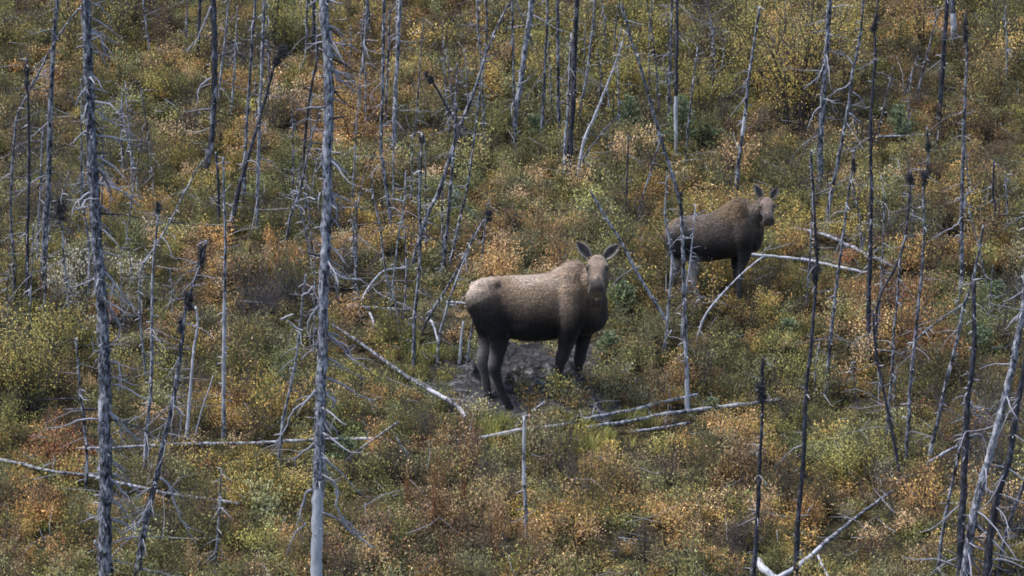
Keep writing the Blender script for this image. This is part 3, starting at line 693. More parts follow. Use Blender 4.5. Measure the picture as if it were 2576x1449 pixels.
# ------------------------------------------------------------------ moose
def furmat(name):
    m, n, l, b = newmat(name)
    at = n.new("ShaderNodeAttribute"); at.attribute_name = "coat"
    tc = n.new("ShaderNodeTexCoord")
    mp = n.new("ShaderNodeMapping"); mp.inputs["Scale"].default_value = (30, 60, 60)
    l.new(tc.outputs["Object"], mp.inputs["Vector"])
    t = noise(n, l, mp.outputs[0], 1.0, 4, .7)
    t2 = noise(n, l, tc.outputs["Object"], 5.0, 3, .6)
    mr = n.new("ShaderNodeMapRange"); mr.inputs[1].default_value = .3; mr.inputs[2].default_value = .7
    mr.inputs[3].default_value = .55; mr.inputs[4].default_value = 1.45
    l.new(t.outputs[0], mr.inputs[0])
    mr2 = n.new("ShaderNodeMapRange"); mr2.inputs[1].default_value = .3; mr2.inputs[2].default_value = .7
    mr2.inputs[3].default_value = .75; mr2.inputs[4].default_value = 1.25
    l.new(t2.outputs[0], mr2.inputs[0])
    mm = n.new("ShaderNodeMath"); mm.operation = 'MULTIPLY'; l.new(mr.outputs[0], mm.inputs[0]); l.new(mr2.outputs[0], mm.inputs[1])
    mu = n.new("ShaderNodeVectorMath"); mu.operation = 'SCALE'
    l.new(at.outputs["Color"], mu.inputs[0]); l.new(mm.outputs[0], mu.inputs["Scale"])
    l.new(mu.outputs[0], b.inputs["Base Color"])
    b.inputs["Roughness"].default_value = .75
    b.inputs["Specular IOR Level"].default_value = .25
    b.inputs["Sheen Weight"].default_value = .15
    bp = n.new("ShaderNodeBump"); bp.inputs["Distance"].default_value = .012; bp.inputs["Strength"].default_value = .6
    l.new(t.outputs[0], bp.inputs["Height"]); l.new(bp.outputs[0], b.inputs["Normal"])
    return m
M['coat'] = furmat("moose coat")
m, n, l, b = newmat("moose eye"); M['eye'] = m
b.inputs["Base Color"].default_value = (.006, .005, .005, 1); b.inputs["Roughness"].default_value = .12; b.inputs["Specular IOR Level"].default_value = .6
m, n, l, b = newmat("hair blades"); M['hair'] = m
at = n.new("ShaderNodeAttribute"); at.attribute_name = "coat"; l.new(at.outputs["Color"], b.inputs["Base Color"])
b.inputs["Roughness"].default_value = .6; b.inputs["Sheen Weight"].default_value = .1

def ell_loft(C, A, B, n=22, p=2.2):
    """closed loft: centres C, half axes A and B (vectors) per ring"""
    C, A, B = map(lambda q: np.asarray(q, float), (C, A, B))
    th = np.linspace(0, 2 * math.pi, n, endpoint=False)
    c = np.sign(np.cos(th)) * np.abs(np.cos(th)) ** (2 / p); s = np.sign(np.sin(th)) * np.abs(np.sin(th)) ** (2 / p)
    V = (C[:, None] + c[None, :, None] * A[:, None] + s[None, :, None] * B[:, None]).reshape(-1, 3)
    F = []
    N = len(C)
    for i in range(N - 1):
        for j in range(n):
            F.append([i * n + j, i * n + (j + 1) % n, (i + 1) * n + (j + 1) % n, (i + 1) * n + j])
    F.append(list(range(n))[::-1]); F.append([(N - 1) * n + j for j in range(n)])
    return V, F

def interp_stations(S, n):
    S = np.asarray(S, float); x = np.linspace(0, len(S) - 1, n)
    # smooth (catmull) interpolation of every column
    out = []
    Q = np.vstack([2 * S[0] - S[1], S, 2 * S[-1] - S[-2]])
    for xi in x:
        i = min(int(xi), len(S) - 2); t = xi - i
        a, b_, c, d = Q[i], Q[i + 1], Q[i + 2], Q[i + 3]
        out.append(0.5 * (2 * b_ + (c - a) * t + (2 * a - 5 * b_ + 4 * c - d) * t * t + (3 * b_ - a - 3 * c + d) * t ** 3))
    return np.array(out)

def smoothstep(a, b_, x):
    t = np.clip((x - a) / (b_ - a), 0, 1); return t * t * (3 - 2 * t)

def build_moose(label, sp):
    unit = sp['unit']
    hu, hv = sp['hoof_px']
    hoofw = hit(hu, hv)
    s = sp['px'] * depth(hoofw) / FPX           # metres per crop pixel
    psi = sp['psi']
    c0x, c0y = sp['c0']
    cp, spn = math.cos(PITCH), math.sin(PITCH)
    cs, sn = math.cos(psi), math.sin(psi)
    def Lc(cx, cy, Y=0.0):
        ix, iz = (cx - c0x) * s, (c0y - cy) * s
        X = (ix - Y * sn) / cs
        dh = -X * sn + Y * cs
        return np.array([X, Y, (iz - dh * spn) / cp])
    k = s / unit
    def view2loc(v):                            # (right, away, up) of the view -> body axes
        wv = R_ * v[0] + F_ * v[1] + U_ * v[2]
        return np.array([wv[0] * cs - wv[1] * sn, wv[0] * sn + wv[1] * cs, wv[2]])
    fwd, left = np.array([cs, -sn, 0]), np.array([sn, cs, 0])
    hl = Lc(*sp['hoof'])
    anchor = hoofw - (hl[0] * fwd + hl[1] * left + np.array([0, 0, hl[2]]))
    mb = MB()
    # trunk of the body
    st = interp_stations(sp['torso'], 44)
    C, A, B = [], [], []
    for cx, top, bot, hw in st:
        t, b_ = Lc(cx, top), Lc(cx, bot)
        C.append((t + b_) / 2); A.append([0, hw * k, 0]); B.append([(t[0] - b_[0]) / 2, 0, (t[2] - b_[2]) / 2])
    mb.add(*ell_loft(C, A, B, 30, 2.25))
    def limb(P, n=14, flat=1.0):
        pp = interp_stations(P, 5 * len(P))
        Q = np.array([Lc(a, b_, y) for a, b_, y, r in pp]); rr = np.maximum(pp[:, 3], .012) * k
        T0 = Q[1] - Q[0]; T0 /= np.linalg.norm(T0)
        an = np.radians([80, 62, 44, 24])
        Q = np.vstack([[Q[0] - T0 * rr[0] * math.sin(x) for x in an], Q]); rr = np.concatenate([rr[0] * np.cos(an), rr])
        mb.add(*tube(Q, rr, n))
    for q in sp['limbs']: limb(q)
    for q in sp['blobs']:                       # cx, cy, Y, rx, ry(lateral), rz
        c = Lc(q[0], q[1], q[2])
        th = np.linspace(-1, 1, 13)
        CC = [c + np.array([0, 0, x * q[5] * k]) for x in th]
        rr = np.sqrt(np.maximum(1 - th ** 2, 0.003))
        mb.add(*ell_loft(CC, [[q[3] * k * x, 0, 0] for x in rr], [[0, q[4] * k * x, 0] for x in rr], 18, 2))
    # head
    hs = sp['head']
    poll = Lc(*hs['poll']); Lh = hs['len'] * k
    ax = np.array([hs['dx'], -math.sqrt(max(0.05, 1 - hs['dz'] ** 2 - hs['dx'] ** 2)), -hs['dz']])
    e1 = view2loc(ax); e1 /= np.linalg.norm(e1)
    lat = view2loc([1, hs.get('twist', 0), hs.get('tilt', 0)]); lat -= e1 * lat.dot(e1); lat /= np.linalg.norm(lat)
    up = np.cross(lat, e1)
    if up[2] < 0: up = -up
    W = hs['w'] * k
    prof = [(-.10, .30, .34, -.10), (-.04, .62, .60, -.06), (.06, .82, .80, -.04), (.18, .93, .92, -.02), (.28, .98, .96, -.04), (.36, .94, .94, -.06), (.48, .76, .86, -.10), (.60, .65, .78, -.10),
            (.72, .66, .76, -.04), (.82, .76, .78, 0.0), (.90, .78, .74, -.02), (.965, .70, .60, -.08), (1.0, .48, .40, -.14)]
    pr = interp_stations(prof, 34)
    HC = [poll + e1 * (t * Lh) + up * (o_ * W) for t, a, b_, o_ in pr]
    hv_, hf_ = ell_loft(HC, [lat * a * W for t, a, b_, o_ in pr], [up * b_ * W for t, a, b_, o_ in pr], 24, 2.5)
    mb.add(hv_, hf_)
    for sgn in (-1, 1):                        # brow ridges and cheeks
        for t, o_, u_, r in ((.27, .80, .42, .26), (.42, .5, -.55, .42)):
            c = poll + e1 * (t * Lh) + lat * (sgn * o_ * W) + up * (u_ * W)
            th = np.linspace(-1, 1, 9); rr = np.sqrt(np.maximum(1 - th ** 2, .004))
            mb.add(*ell_loft([c + e1 * (x * r * 1.4 * W) for x in th], [lat * (r * x * W) for x in rr], [up * (r * x * W) for x in rr], 12, 2))
    # lower jaw
    jw = interp_stations([(.30, .5, .4, -.75), (.5, .42, .36, -.78), (.7, .36, .3, -.72), (.84, .36, .28, -.62), (.90, .2, .14, -.6)], 14)
    mb.add(*ell_loft([poll + e1 * (t * Lh) + up * (o_ * W) for t, a, b_, o_ in jw], [lat * a * W for t, a, b_, o_ in jw], [up * b_ * W for t, a, b_, o_ in jw], 14, 2))
    tmp = bpy.data.objects.new("tmp", mesh_from("tmp", np.vstack(mb.v), mb.f, M['coat']))
    COL.objects.link(tmp)
    rm = tmp.modifiers.new("r", 'REMESH'); rm.mode = 'VOXEL'; rm.voxel_size = .012
    sm = tmp.modifiers.new("s", 'SMOOTH'); sm.factor = .5; sm.iterations = 10
    dg = bpy.context.evaluated_depsgraph_get()
    me = bpy.data.meshes.new_from_object(tmp.evaluated_get(dg))
    bpy.data.objects.remove(tmp)
    nv = len(me.vertices); co = np.empty(nv * 3, np.float32); me.vertices.foreach_get("co", co); co = co.reshape(-1, 3).astype(float)
    nrm = np.empty(nv * 3, np.float32); me.vertices.foreach_get("normal", nrm); nrm = nrm.reshape(-1, 3).astype(float)
    faces = [list(p.vertices) for p in me.polygons]
    bpy.data.meshes.remove(me)
    # coat colours: own markings, with top light and underside shade painted in
    X, Yv, Z = co[:, 0], co[:, 1], co[:, 2]
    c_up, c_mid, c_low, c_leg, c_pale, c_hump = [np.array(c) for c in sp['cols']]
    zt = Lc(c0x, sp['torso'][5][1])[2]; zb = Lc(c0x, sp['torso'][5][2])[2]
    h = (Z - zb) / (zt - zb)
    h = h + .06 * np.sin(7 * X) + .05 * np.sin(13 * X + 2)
    col = c_low[None] + (c_mid - c_low)[None] * smoothstep(.29, .72, h)[:, None]  # dark belly hair, deepened with painted underside shade
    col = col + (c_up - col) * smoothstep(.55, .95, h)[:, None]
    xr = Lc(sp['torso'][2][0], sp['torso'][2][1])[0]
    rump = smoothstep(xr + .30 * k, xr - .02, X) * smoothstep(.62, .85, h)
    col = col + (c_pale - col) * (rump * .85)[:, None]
    back = smoothstep(.86, 1.0, h) * (X < Lc(sp['torso'][7][0], 300)[0])  # top light painted along the back
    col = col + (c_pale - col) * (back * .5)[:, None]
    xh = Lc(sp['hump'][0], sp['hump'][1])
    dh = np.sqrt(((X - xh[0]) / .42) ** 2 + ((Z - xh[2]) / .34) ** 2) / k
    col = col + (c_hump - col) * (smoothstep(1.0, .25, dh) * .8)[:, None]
    leg = smoothstep(.02, -.22, h)  # legs: own grey and mud, darkened further with painted shade
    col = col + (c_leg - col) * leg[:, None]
    for (cx, cy, Y_, r, cc, a) in sp['patches']:  # local hair tones, with thigh and shoulder shading painted in
        p = Lc(cx, cy, Y_); d = np.linalg.norm((co - p) / np.array([1, 1, 1.5]), axis=1)
        col = col + (np.array(cc) - col) * (smoothstep(r * k, r * k * .35, d) * a)[:, None]
    for _ in range(70):                        # uneven coat: rubbed, damp and faded areas
        p = co[int(rng.integers(nv))]; d = np.linalg.norm((co - p) / np.array([1.3, 1, .8]), axis=1); r_ = rng.uniform(.07, .22) * k
        col = col * (1 + rng.uniform(-.32, .38) * smoothstep(r_, 0, d))[:, None]
    for i in range(9):                         # faint folds behind the shoulder, their crease shade painted as dark lines
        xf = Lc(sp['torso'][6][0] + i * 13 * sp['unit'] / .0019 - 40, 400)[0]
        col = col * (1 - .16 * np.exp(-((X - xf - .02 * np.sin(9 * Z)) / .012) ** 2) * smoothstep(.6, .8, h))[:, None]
    # head markings
    rel = co - poll
    hx = rel @ e1 / Lh; hl_ = rel @ lat / W; hu_ = rel @ up / W
    inh = smoothstep(-.16, -.02, hx) * smoothstep(1.25, 1.05, np.abs(hl_)) * (np.abs(hu_ + .05) < 1.25) * (hx < 1.1)
    fc = np.tile(np.array(sp['face']), (nv, 1)).astype(float)
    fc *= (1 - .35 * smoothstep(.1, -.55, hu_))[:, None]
    fc = fc + (np.array(sp['brow']) - fc) * (np.exp(-((hx - .12) / .07) ** 2 - (hl_ / .5) ** 2) * .7)[:, None]
    muz = smoothstep(.58, .72, hx + .05 * np.sin(9 * hl_) + .03 * rng.normal(0, 1, nv)) * smoothstep(.98, .58, np.abs(hl_)) * (1 - .45 * smoothstep(.955, 1.0, hx))
    fc = fc + (np.array(sp['muz']) - fc) * (muz * .93)[:, None]
    for sgn in (-1, 1):
        fc = fc + (np.array((.005, .004, .004)) - fc) * (np.exp(-((hx - .83) / .05) ** 2 - ((hl_ - sgn * .44) / .14) ** 2) * (hu_ > -.3) * 1.0)[:, None]
        fc = fc + (np.array((.015, .012, .012)) - fc) * (np.exp(-((hx - .32) / .055) ** 2 - ((hl_ - sgn * .86) / .17) ** 2) * .95)[:, None]
    for sgn in (-1, 1): fc = fc * (1 - .55 * np.exp(-((hx - .48) / .14) ** 2 - ((hl_ - sgn * .78) / .16) ** 2))[:, None]
    for sgn in (-1, 1): fc = fc + (np.array((.03, .024, .02)) - fc) * (np.exp(-((hx + .02) / .07) ** 2 - ((hl_ - sgn * .75) / .25) ** 2) * .85)[:, None]
    fc = fc + (np.array((.012, .01, .01)) - fc) * (np.exp(-((hx - .93) / .022) ** 2) * (np.abs(hl_) < .5) * .7)[:, None]
    col = col + (fc - col) * inh[:, None]
    col *= (1 + .10 * rng.normal(0, 1, nv))[:, None]
    col = np.clip(col, .004, .9)
    body_v, body_f, body_c = [co], list(faces), [col]; nvt = nv
    # ears: cupped leaf shapes, joined to the body mesh
    ear_p, ear_n, ear_c, ear_d = [], [], [], []
    for (bx, by, tx, ty, wd, face_in) in sp['ears']:
        dz = hs['poll'][2]
        b0 = Lc(bx, by, dz); t0 = Lc(tx, ty, dz - .02 * k)
        axis = t0 - b0; Le = np.linalg.norm(axis); axis /= Le
        out = view2loc(np.array([face_in, -1.0, .1])); out -= axis * out.dot(axis); out /= np.linalg.norm(out)
        side_ = np.cross(axis, out)
        rings, n = [], 18
        ts = np.linspace(0, 1, 16)
        for t in ts:
            wq = wd * k * (math.sin(math.pi * min(1, (t * .82 + .14))) ** .75) * (1 if t < .97 else .5)
            ring = []
            for j in range(n):
                if j < n // 2:      # outer shell
                    a = math.pi * j / (n // 2 - 1) ; x = math.cos(a) * wq; y = -math.sin(a) * wq * .85
                else:               # hollow
                    a = math.pi * (1 - (j - n // 2) / (n // 2 - 1)); x = math.cos(a) * wq * .86; y = -math.sin(a) * wq * .62 + .006 * k
                ring.append(b0 + axis * (t * Le) + side_ * x + out * (y + wq * .35))
            rings.append(ring)
        V = np.array(rings).reshape(-1, 3)
        cc = []
        for i, t in enumerate(ts):
            for j in range(n):
                if j < n // 2:
                    e = abs(j / (n // 2 - 1) - .5) * 2
                    c = np.array(sp['ear_out']) * (1.5 if e > .85 else 1)
                else:
                    e = abs((j - n // 2) / (n // 2 - 1) - .5) * 2
                    c = np.array(sp['ear_in']) * (1 - e ** 3) + np.array(sp['ear_rim']) * e ** 3
                cc.append(c * (1 + .15 * rng.normal()))
        for _ in range(900):
            i = int(rng.integers(0, len(ts))); j = int(rng.integers(0, n))
            ear_p.append(V[i * n + j] + rng.normal(0, .004, 3)); ear_c.append(cc[i * n + j]); ear_d.append(axis + rng.normal(0, .45, 3) + side_ * (math.cos(math.pi * (j % (n // 2)) / (n // 2 - 1)) * .7) * (1 if j < n // 2 else -1) + out * .3)
        for i in range(len(ts) - 1):
            for j in range(n): body_f.append([nvt + i * n + j, nvt + i * n + (j + 1) % n, nvt + (i + 1) * n + (j + 1) % n, nvt + (i + 1) * n + j])
        body_f.append([nvt + (len(ts) - 1) * n + j for j in range(n)])
        body_v.append(V); body_c.append(np.clip(np.array(cc), .004, .9)); nvt += len(V)
    V = np.vstack(body_v); Cc = np.vstack(body_c)
    root = empty("moose", anchor, label, "moose", None)
    root.rotation_euler = (0, 0, -psi)
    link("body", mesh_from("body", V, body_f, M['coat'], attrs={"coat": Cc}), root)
    # hair: many short blades combed back and down
    fa = np.array([f[:3] for f in faces]); fq = np.array([f if len(f) == 4 else f + [f[-1]] for f in faces])
    cen = co[fq].mean(1); fn = nrm[fq].mean(1); fn /= np.linalg.norm(fn, axis=1)[:, None] + 1e-9
    NB = sp['hairs']
    pick = rng.integers(0, len(faces), NB)
    wts = rng.dirichlet(np.ones(4), NB)
    p = (co[fq[pick]] * wts[:, :, None]).sum(1); nn_ = fn[pick]; cc = (col[fq[pick]] * wts[:, :, None]).sum(1)
    hh = h[fq[pick]].mean(1); ih = inh[fq[pick]].mean(1)
    flow = np.tile(np.array([-1.0, 0, -.55]), (NB, 1))
    flow[hh < 0] = np.array([-.15, 0, -1.0])
    hm = ih > .4; flow[hm] = -e1 * .6
    flow = flow + rng.normal(0, .35, flow.shape)
    flow -= nn_ * (flow * nn_).sum(1)[:, None]; flow /= np.linalg.norm(flow, axis=1)[:, None] + 1e-9
    Lb = np.where(hm, .012, np.where(hh < 0, .016, .034)) * k * rng.uniform(.6, 1.3, NB)
    top = smoothstep(1.0, .0, dh[fq[pick]].mean(1)); Lb = Lb * (1 + 1.4 * top)
    tip = p + flow * Lb[:, None] + nn_ * (Lb * .38)[:, None]
    sd = np.cross(flow, nn_); wd = np.where(hm, .0022, .0042)[:, None] * k
    HV = np.stack([p - sd * wd - nn_ * .004, p + sd * wd - nn_ * .004, tip], 1).reshape(-1, 3)
    vv = (rng.lognormal(0, .5, NB) * 1.05)[:, None]
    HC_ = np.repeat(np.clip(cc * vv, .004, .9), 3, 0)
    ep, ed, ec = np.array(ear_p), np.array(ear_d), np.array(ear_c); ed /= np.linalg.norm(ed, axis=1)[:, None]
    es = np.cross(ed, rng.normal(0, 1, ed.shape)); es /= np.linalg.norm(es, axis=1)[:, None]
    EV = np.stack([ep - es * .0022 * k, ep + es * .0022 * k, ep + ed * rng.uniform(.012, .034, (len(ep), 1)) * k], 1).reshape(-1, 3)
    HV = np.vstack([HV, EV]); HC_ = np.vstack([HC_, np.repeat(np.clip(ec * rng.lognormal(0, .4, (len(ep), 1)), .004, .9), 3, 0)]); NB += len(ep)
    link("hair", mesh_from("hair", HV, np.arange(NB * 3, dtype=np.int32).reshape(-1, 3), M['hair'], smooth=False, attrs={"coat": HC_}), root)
    for sgn in (-1, 1):
        c = poll + e1 * (.31 * Lh) + lat * (sgn * .90 * W) + up * (.36 * W)
        r = sp['eye'] * k
        th = np.linspace(-1, 1, 9); rr = np.sqrt(np.maximum(1 - th ** 2, .002))
        v, f = ell_loft([c + up * (x * r) for x in th], [lat * (r * x) for x in rr], [e1 * (r * 1.2 * x) for x in rr], 14, 2)
        link("eye", mesh_from("eye", v, f, M['eye']), root)
    return root, anchor

COW = dict(
    unit=.0019, px=.3704, c0=(600, 1240), psi=math.radians(3), hoof_px=(1286, 1031), hoof=(508, 1240, -.17), hairs=70000, eye=.026,
    torso=[(227, 430, 505, .06), (243, 392, 600, .19), (285, 362, 690, .26), (360, 343, 730, .30), (470, 334, 742, .30), (600, 330, 768, .355), (750, 316, 765, .345), (850, 270, 745, .30),
           (920, 238, 735, .30), (985, 245, 735, .27), (1045, 290, 725, .23), (1100, 400, 700, .18), (1140, 510, 672, .12), (1162, 570, 625, .05)],
    limbs=[
        # hind, near
        [(330, 500, -.15, .25), (375, 590, -.19, .21), (420, 690, -.20, .16), (424, 790, -.19, .125), (408, 880, -.18, .098), (396, 950, -.17, .088), (414, 1030, -.17, .060), (442, 1110, -.17, .053), (474, 1180, -.17, .055), (492, 1215, -.17, .050), (508, 1242, -.17, .048)],
        # hind, far
        [(330, 540, .14, .22), (345, 650, .18, .17), (350, 740, .19, .125), (335, 830, .19, .105), (318, 900, .18, .092), (326, 980, .18, .060), (336, 1060, .18, .058), (346, 1130, .18, .054), (358, 1160, .18, .050), (370, 1190, .18, .048)],
        # fore, near
        [(925, 430, -.17, .20), (925, 560, -.21, .19), (908, 670, -.20, .145), (888, 760, -.19, .115), (868, 835, -.18, .088), (850, 890, -.18, .087), (832, 960, -.18, .056), (822, 1040, -.18, .052), (830, 1100, -.18, .05)],
        # fore, far
        [(985, 560, .14, .17), (1000, 680, .17, .13), (995, 770, .17, .10), (982, 850, .17, .08), (974, 895, .17, .082), (968, 950, .17, .053), (970, 1020, .17, .050), (978, 1080, .17, .048)],
        # neck and throat
        [(880, 470, 0, .33), (960, 430, 0, .32), (1030, 390, -.03, .26), (1078, 320, -.08, .185), (1092, 255, -.16, .13)],
        [(1060, 470, -.06, .17), (1085, 540, -.02, .15), (1095, 620, 0, .13)],
        # bell and tail
        [(1095, 470, -.24, .05), (1096, 510, -.25, .035), (1092, 545, -.25, .018)],
        [(236, 450, 0, .05), (228, 500, 0, .04), (234, 545, 0, .022)]],
    blobs=[(915, 450, -.21, .15, .13, .32), (900, 600, -.22, .13, .11, .18), (610, 640, 0, .36, .345, .23), (330, 470, -.19, .18, .13, .24), (400, 380, -.17, .07, .07, .06), (262, 400, -.12, .06, .06, .06)],
    hump=(900, 260),
    head=dict(poll=(1090, 222, -.26), len=.55, dx=-.045, dz=.80, w=.137, tilt=.03),
    ears=[(1032, 205, 952, 108, .072, .35), (1142, 208, 1229, 126, .072, -.45)],
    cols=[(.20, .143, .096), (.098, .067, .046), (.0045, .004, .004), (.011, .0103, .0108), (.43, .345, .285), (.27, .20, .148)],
    face=(.20, .145, .108), brow=(.075, .057, .047), muz=(.013, .011, .010), ear_out=(.14, .11, .09), ear_in=(.05, .042, .042), ear_rim=(.38, .34, .31),
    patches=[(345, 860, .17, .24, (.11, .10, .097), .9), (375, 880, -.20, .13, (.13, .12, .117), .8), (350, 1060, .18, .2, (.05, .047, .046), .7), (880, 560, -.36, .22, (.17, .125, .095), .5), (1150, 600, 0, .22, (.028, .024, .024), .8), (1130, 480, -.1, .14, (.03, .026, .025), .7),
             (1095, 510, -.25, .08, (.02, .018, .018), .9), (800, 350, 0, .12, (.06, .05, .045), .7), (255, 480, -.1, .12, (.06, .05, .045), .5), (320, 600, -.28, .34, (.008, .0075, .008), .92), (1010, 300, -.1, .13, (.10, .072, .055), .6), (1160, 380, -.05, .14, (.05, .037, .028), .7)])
CALF = dict(
    unit=.00154, px=.2779, c0=(550, 1220), psi=math.radians(10), hoof_px=(1766, 772), hoof=(552, 1222, -.13), hairs=52000, eye=.021,
    torso=[(228, 545, 610, .05), (246, 480, 700, .15), (290, 440, 755, .21), (360, 412, 790, .235), (450, 402, 800, .25), (550, 392, 805, .275), (650, 368, 800, .28), (750, 318, 785, .265),
           (830, 268, 768, .25), (890, 250, 755, .23), (960, 268, 745, .21), (1020, 320, 725, .17), (1062, 430, 700, .12), (1086, 560, 640, .05)],
    limbs=[
        [(380, 560, -.12, .19), (420, 660, -.14, .16), (460, 750, -.14, .115), (480, 830, -.14, .082), (478, 910, -.13, .060), (472, 960, -.13, .054), (488, 1040, -.13, .042), (515, 1120, -.13, .040), (535, 1175, -.13, .044), (552, 1222, -.13, .042)],
        [(330, 580, .11, .18), (335, 690, .13, .14), (332, 780, .13, .10), (318, 860, .13, .072), (300, 930, .13, .056), (295, 1000, .13, .044), (288, 1090, .13, .040), (284, 1160, .13, .043), (292, 1220, .13, .04)],
        [(915, 480, -.13, .16), (925, 590, -.15, .145), (930, 690, -.15, .11), (925, 770, -.14, .082), (905, 850, -.13, .062), (892, 910, -.13, .054), (884, 980, -.13, .041), (880, 1080, -.13, .04), (884, 1160, -.13, .04)],
        [(900, 600, .11, .13), (885, 710, .13, .095), (868, 790, .13, .07), (860, 860, .13, .056), (864, 930, .13, .043), (868, 1030, .13, .04), (872, 1120, .13, .04)],
        [(880, 460, 0, .26), (960, 420, 0, .235), (1030, 385, -.04, .18), (1085, 330, -.10, .13), (1112, 285, -.16, .10)],
        [(1000, 480, -.06, .15), (1020, 560, -.02, .13), (1030, 620, 0, .11)],
        [(1092, 470, -.17, .04), (1096, 505, -.18, .022)],
        [(238, 540, 0, .04), (232, 590, 0, .03), (236, 640, 0, .018)]],
    blobs=[(890, 450, -.155, .12, .11, .26), (880, 600, -.16, .11, .09, .15), (620, 690, 0, .28, .26, .15), (370, 540, -.15, .15, .10, .18)],
    hump=(840, 290),
    head=dict(poll=(1112, 268, -.22), len=.41, dx=.05, dz=.80, w=.104, tilt=-.03),
    ears=[(1062, 232, 1014, 138, .050, .3), (1162, 244, 1208, 158, .050, -.3)],
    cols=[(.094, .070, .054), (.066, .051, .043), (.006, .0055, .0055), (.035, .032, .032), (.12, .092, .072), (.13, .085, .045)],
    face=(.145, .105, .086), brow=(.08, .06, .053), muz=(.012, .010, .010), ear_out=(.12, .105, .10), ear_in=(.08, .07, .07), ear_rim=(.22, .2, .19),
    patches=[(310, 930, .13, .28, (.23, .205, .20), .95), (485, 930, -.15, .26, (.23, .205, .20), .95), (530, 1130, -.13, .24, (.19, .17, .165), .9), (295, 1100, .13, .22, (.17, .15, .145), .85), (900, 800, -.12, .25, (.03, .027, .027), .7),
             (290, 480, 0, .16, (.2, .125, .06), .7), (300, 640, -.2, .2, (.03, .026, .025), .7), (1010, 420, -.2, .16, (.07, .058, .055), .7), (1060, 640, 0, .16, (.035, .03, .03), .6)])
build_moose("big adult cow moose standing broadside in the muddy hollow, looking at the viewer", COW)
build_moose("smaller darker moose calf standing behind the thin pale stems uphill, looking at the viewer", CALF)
# ------------------------------------------------------------------ plants
PAL = {
 'G': (.165, .16, .062), 'F': (.20, .235, .095), 'S': (.255, .26, .135), 'D': (.08, .076, .034), 'Y': (.46, .345, .105), 'L': (.31, .30, .10),
 'O': (.47, .28, .11), 'P': (.53, .37, .215), 'R': (.27, .16, .075), 'X': (.36, .145, .09), 'B': (.14, .10, .065), 'W': (.53, .48, .39), 'M': (.22, .175, .115)}

def leaf_quads(P, Nn, size, asp=.6):
    """rhombic leaves at P, facing Nn"""
    N = len(P)
    up = np.tile(np.array([0.0, 0, 1]), (N, 1)) + rng.normal(0, .6, (N, 3))
    a = np.cross(Nn, up); a /= np.linalg.norm(a, axis=1)[:, None] + 1e-9
    b_ = np.cross(Nn, a)
    sz = np.broadcast_to(size, (N,))[:, None] * rng.uniform(.65, 1.35, (N, 1))
    bend = Nn * sz * .18
    V = np.stack([P - b_ * sz * .5, P + a * sz * asp * .5 + bend, P + b_ * sz * .5, P - a * sz * asp * .5 + bend], 1).reshape(-1, 3)
    return V

def stems_leaves(h, w_, nstem, nleaf, lsz, upright=.5, leafstart=.25, r0=.004, forks=3, clump=.06):
    """a small shrub at the origin: stems fan out and carry leaves"""
    mb = MB(); lp = []
    nc = 5 if nstem > 10 and w_ > .3 else 0
    ca = rng.uniform(0, 6.28, 6); cr = np.sqrt(rng.random(6)) * w_ * .42; ch = rng.uniform(.55, 1.05, 6)
    for _ in range(nstem):
        a = rng.uniform(0, 6.28); sp_ = math.sqrt(rng.random()) * w_ * .5
        H = h * rng.uniform(.6, 1.05) * (1 - .25 * (sp_ / (w_ * .5 + 1e-6)) ** 2)
        tip = np.array([math.cos(a) * sp_, math.sin(a) * sp_, H])
        if nc and rng.random() < .75:
            j = int(rng.integers(nc)); q = rng.normal(0, w_ * .10, 2)
            tip = np.array([math.cos(ca[j]) * cr[j] + q[0], math.sin(ca[j]) * cr[j] + q[1], h * ch[j] * rng.uniform(.7, 1.05)])
            sp_ = math.hypot(tip[0], tip[1]); a = math.atan2(tip[1], tip[0])
        b0 = np.array([math.cos(a) * sp_ * .25, math.sin(a) * sp_ * .25, -.04])
        mid = b0 * .5 + tip * .5 + rng.normal(0, .06, 3) * h; 
        mid[:2] = b0[:2] + (tip - b0)[:2] * (.25 + .25 * (1 - upright))
        C = catmull([b0, mid, tip], h / 7)
        mb.add(*tube(C, r0 * (1 - .75 * np.linspace(0, 1, len(C))), 4))
        paths = [C]
        for _ in range(forks):
            i = int(rng.integers(int(len(C) * .3), len(C) - 1)); d = C[i + 1] - C[i]; d /= np.linalg.norm(d)
            d = d + rng.normal(0, .55, 3); d[2] = abs(d[2]); d /= np.linalg.norm(d); LL = h * rng.uniform(.15, .4)
            C2 = catmull([C[i], C[i] + d * LL * .5, C[i] + d * LL + np.array([0, 0, LL * .15])], LL / 3)
            mb.add(*tube(C2, np.linspace(r0 * .5, r0 * .2, len(C2)), 3)); paths.append(C2)
        for q in paths:
            k0 = int(len(q) * leafstart) if q is C else 0
            lp.append(q[k0:])
    pool = np.vstack(lp)
    i = rng.integers(0, len(pool), nleaf)
    P = pool[i] + rng.normal(0, clump, (nleaf, 3)) * np.array([1, 1, .8])
    P[:, 2] = np.maximum(P[:, 2], .01)
    N = rng.normal(0, 1, (nleaf, 3)) + np.array([0, -.35, .7]); N /= np.linalg.norm(N, axis=1)[:, None]
    return mb, leaf_quads(P, N, lsz)

def leafvar_attr(n, alt=.22):
    r = np.where(rng.random(n) < alt, rng.uniform(.6, 1, n), rng.uniform(0, .25, n))
    v = rng.lognormal(0, .27, n)
    return np.repeat(np.stack([r, np.clip(v, .35, 2.2), rng.random(n)], 1), 4, 0)

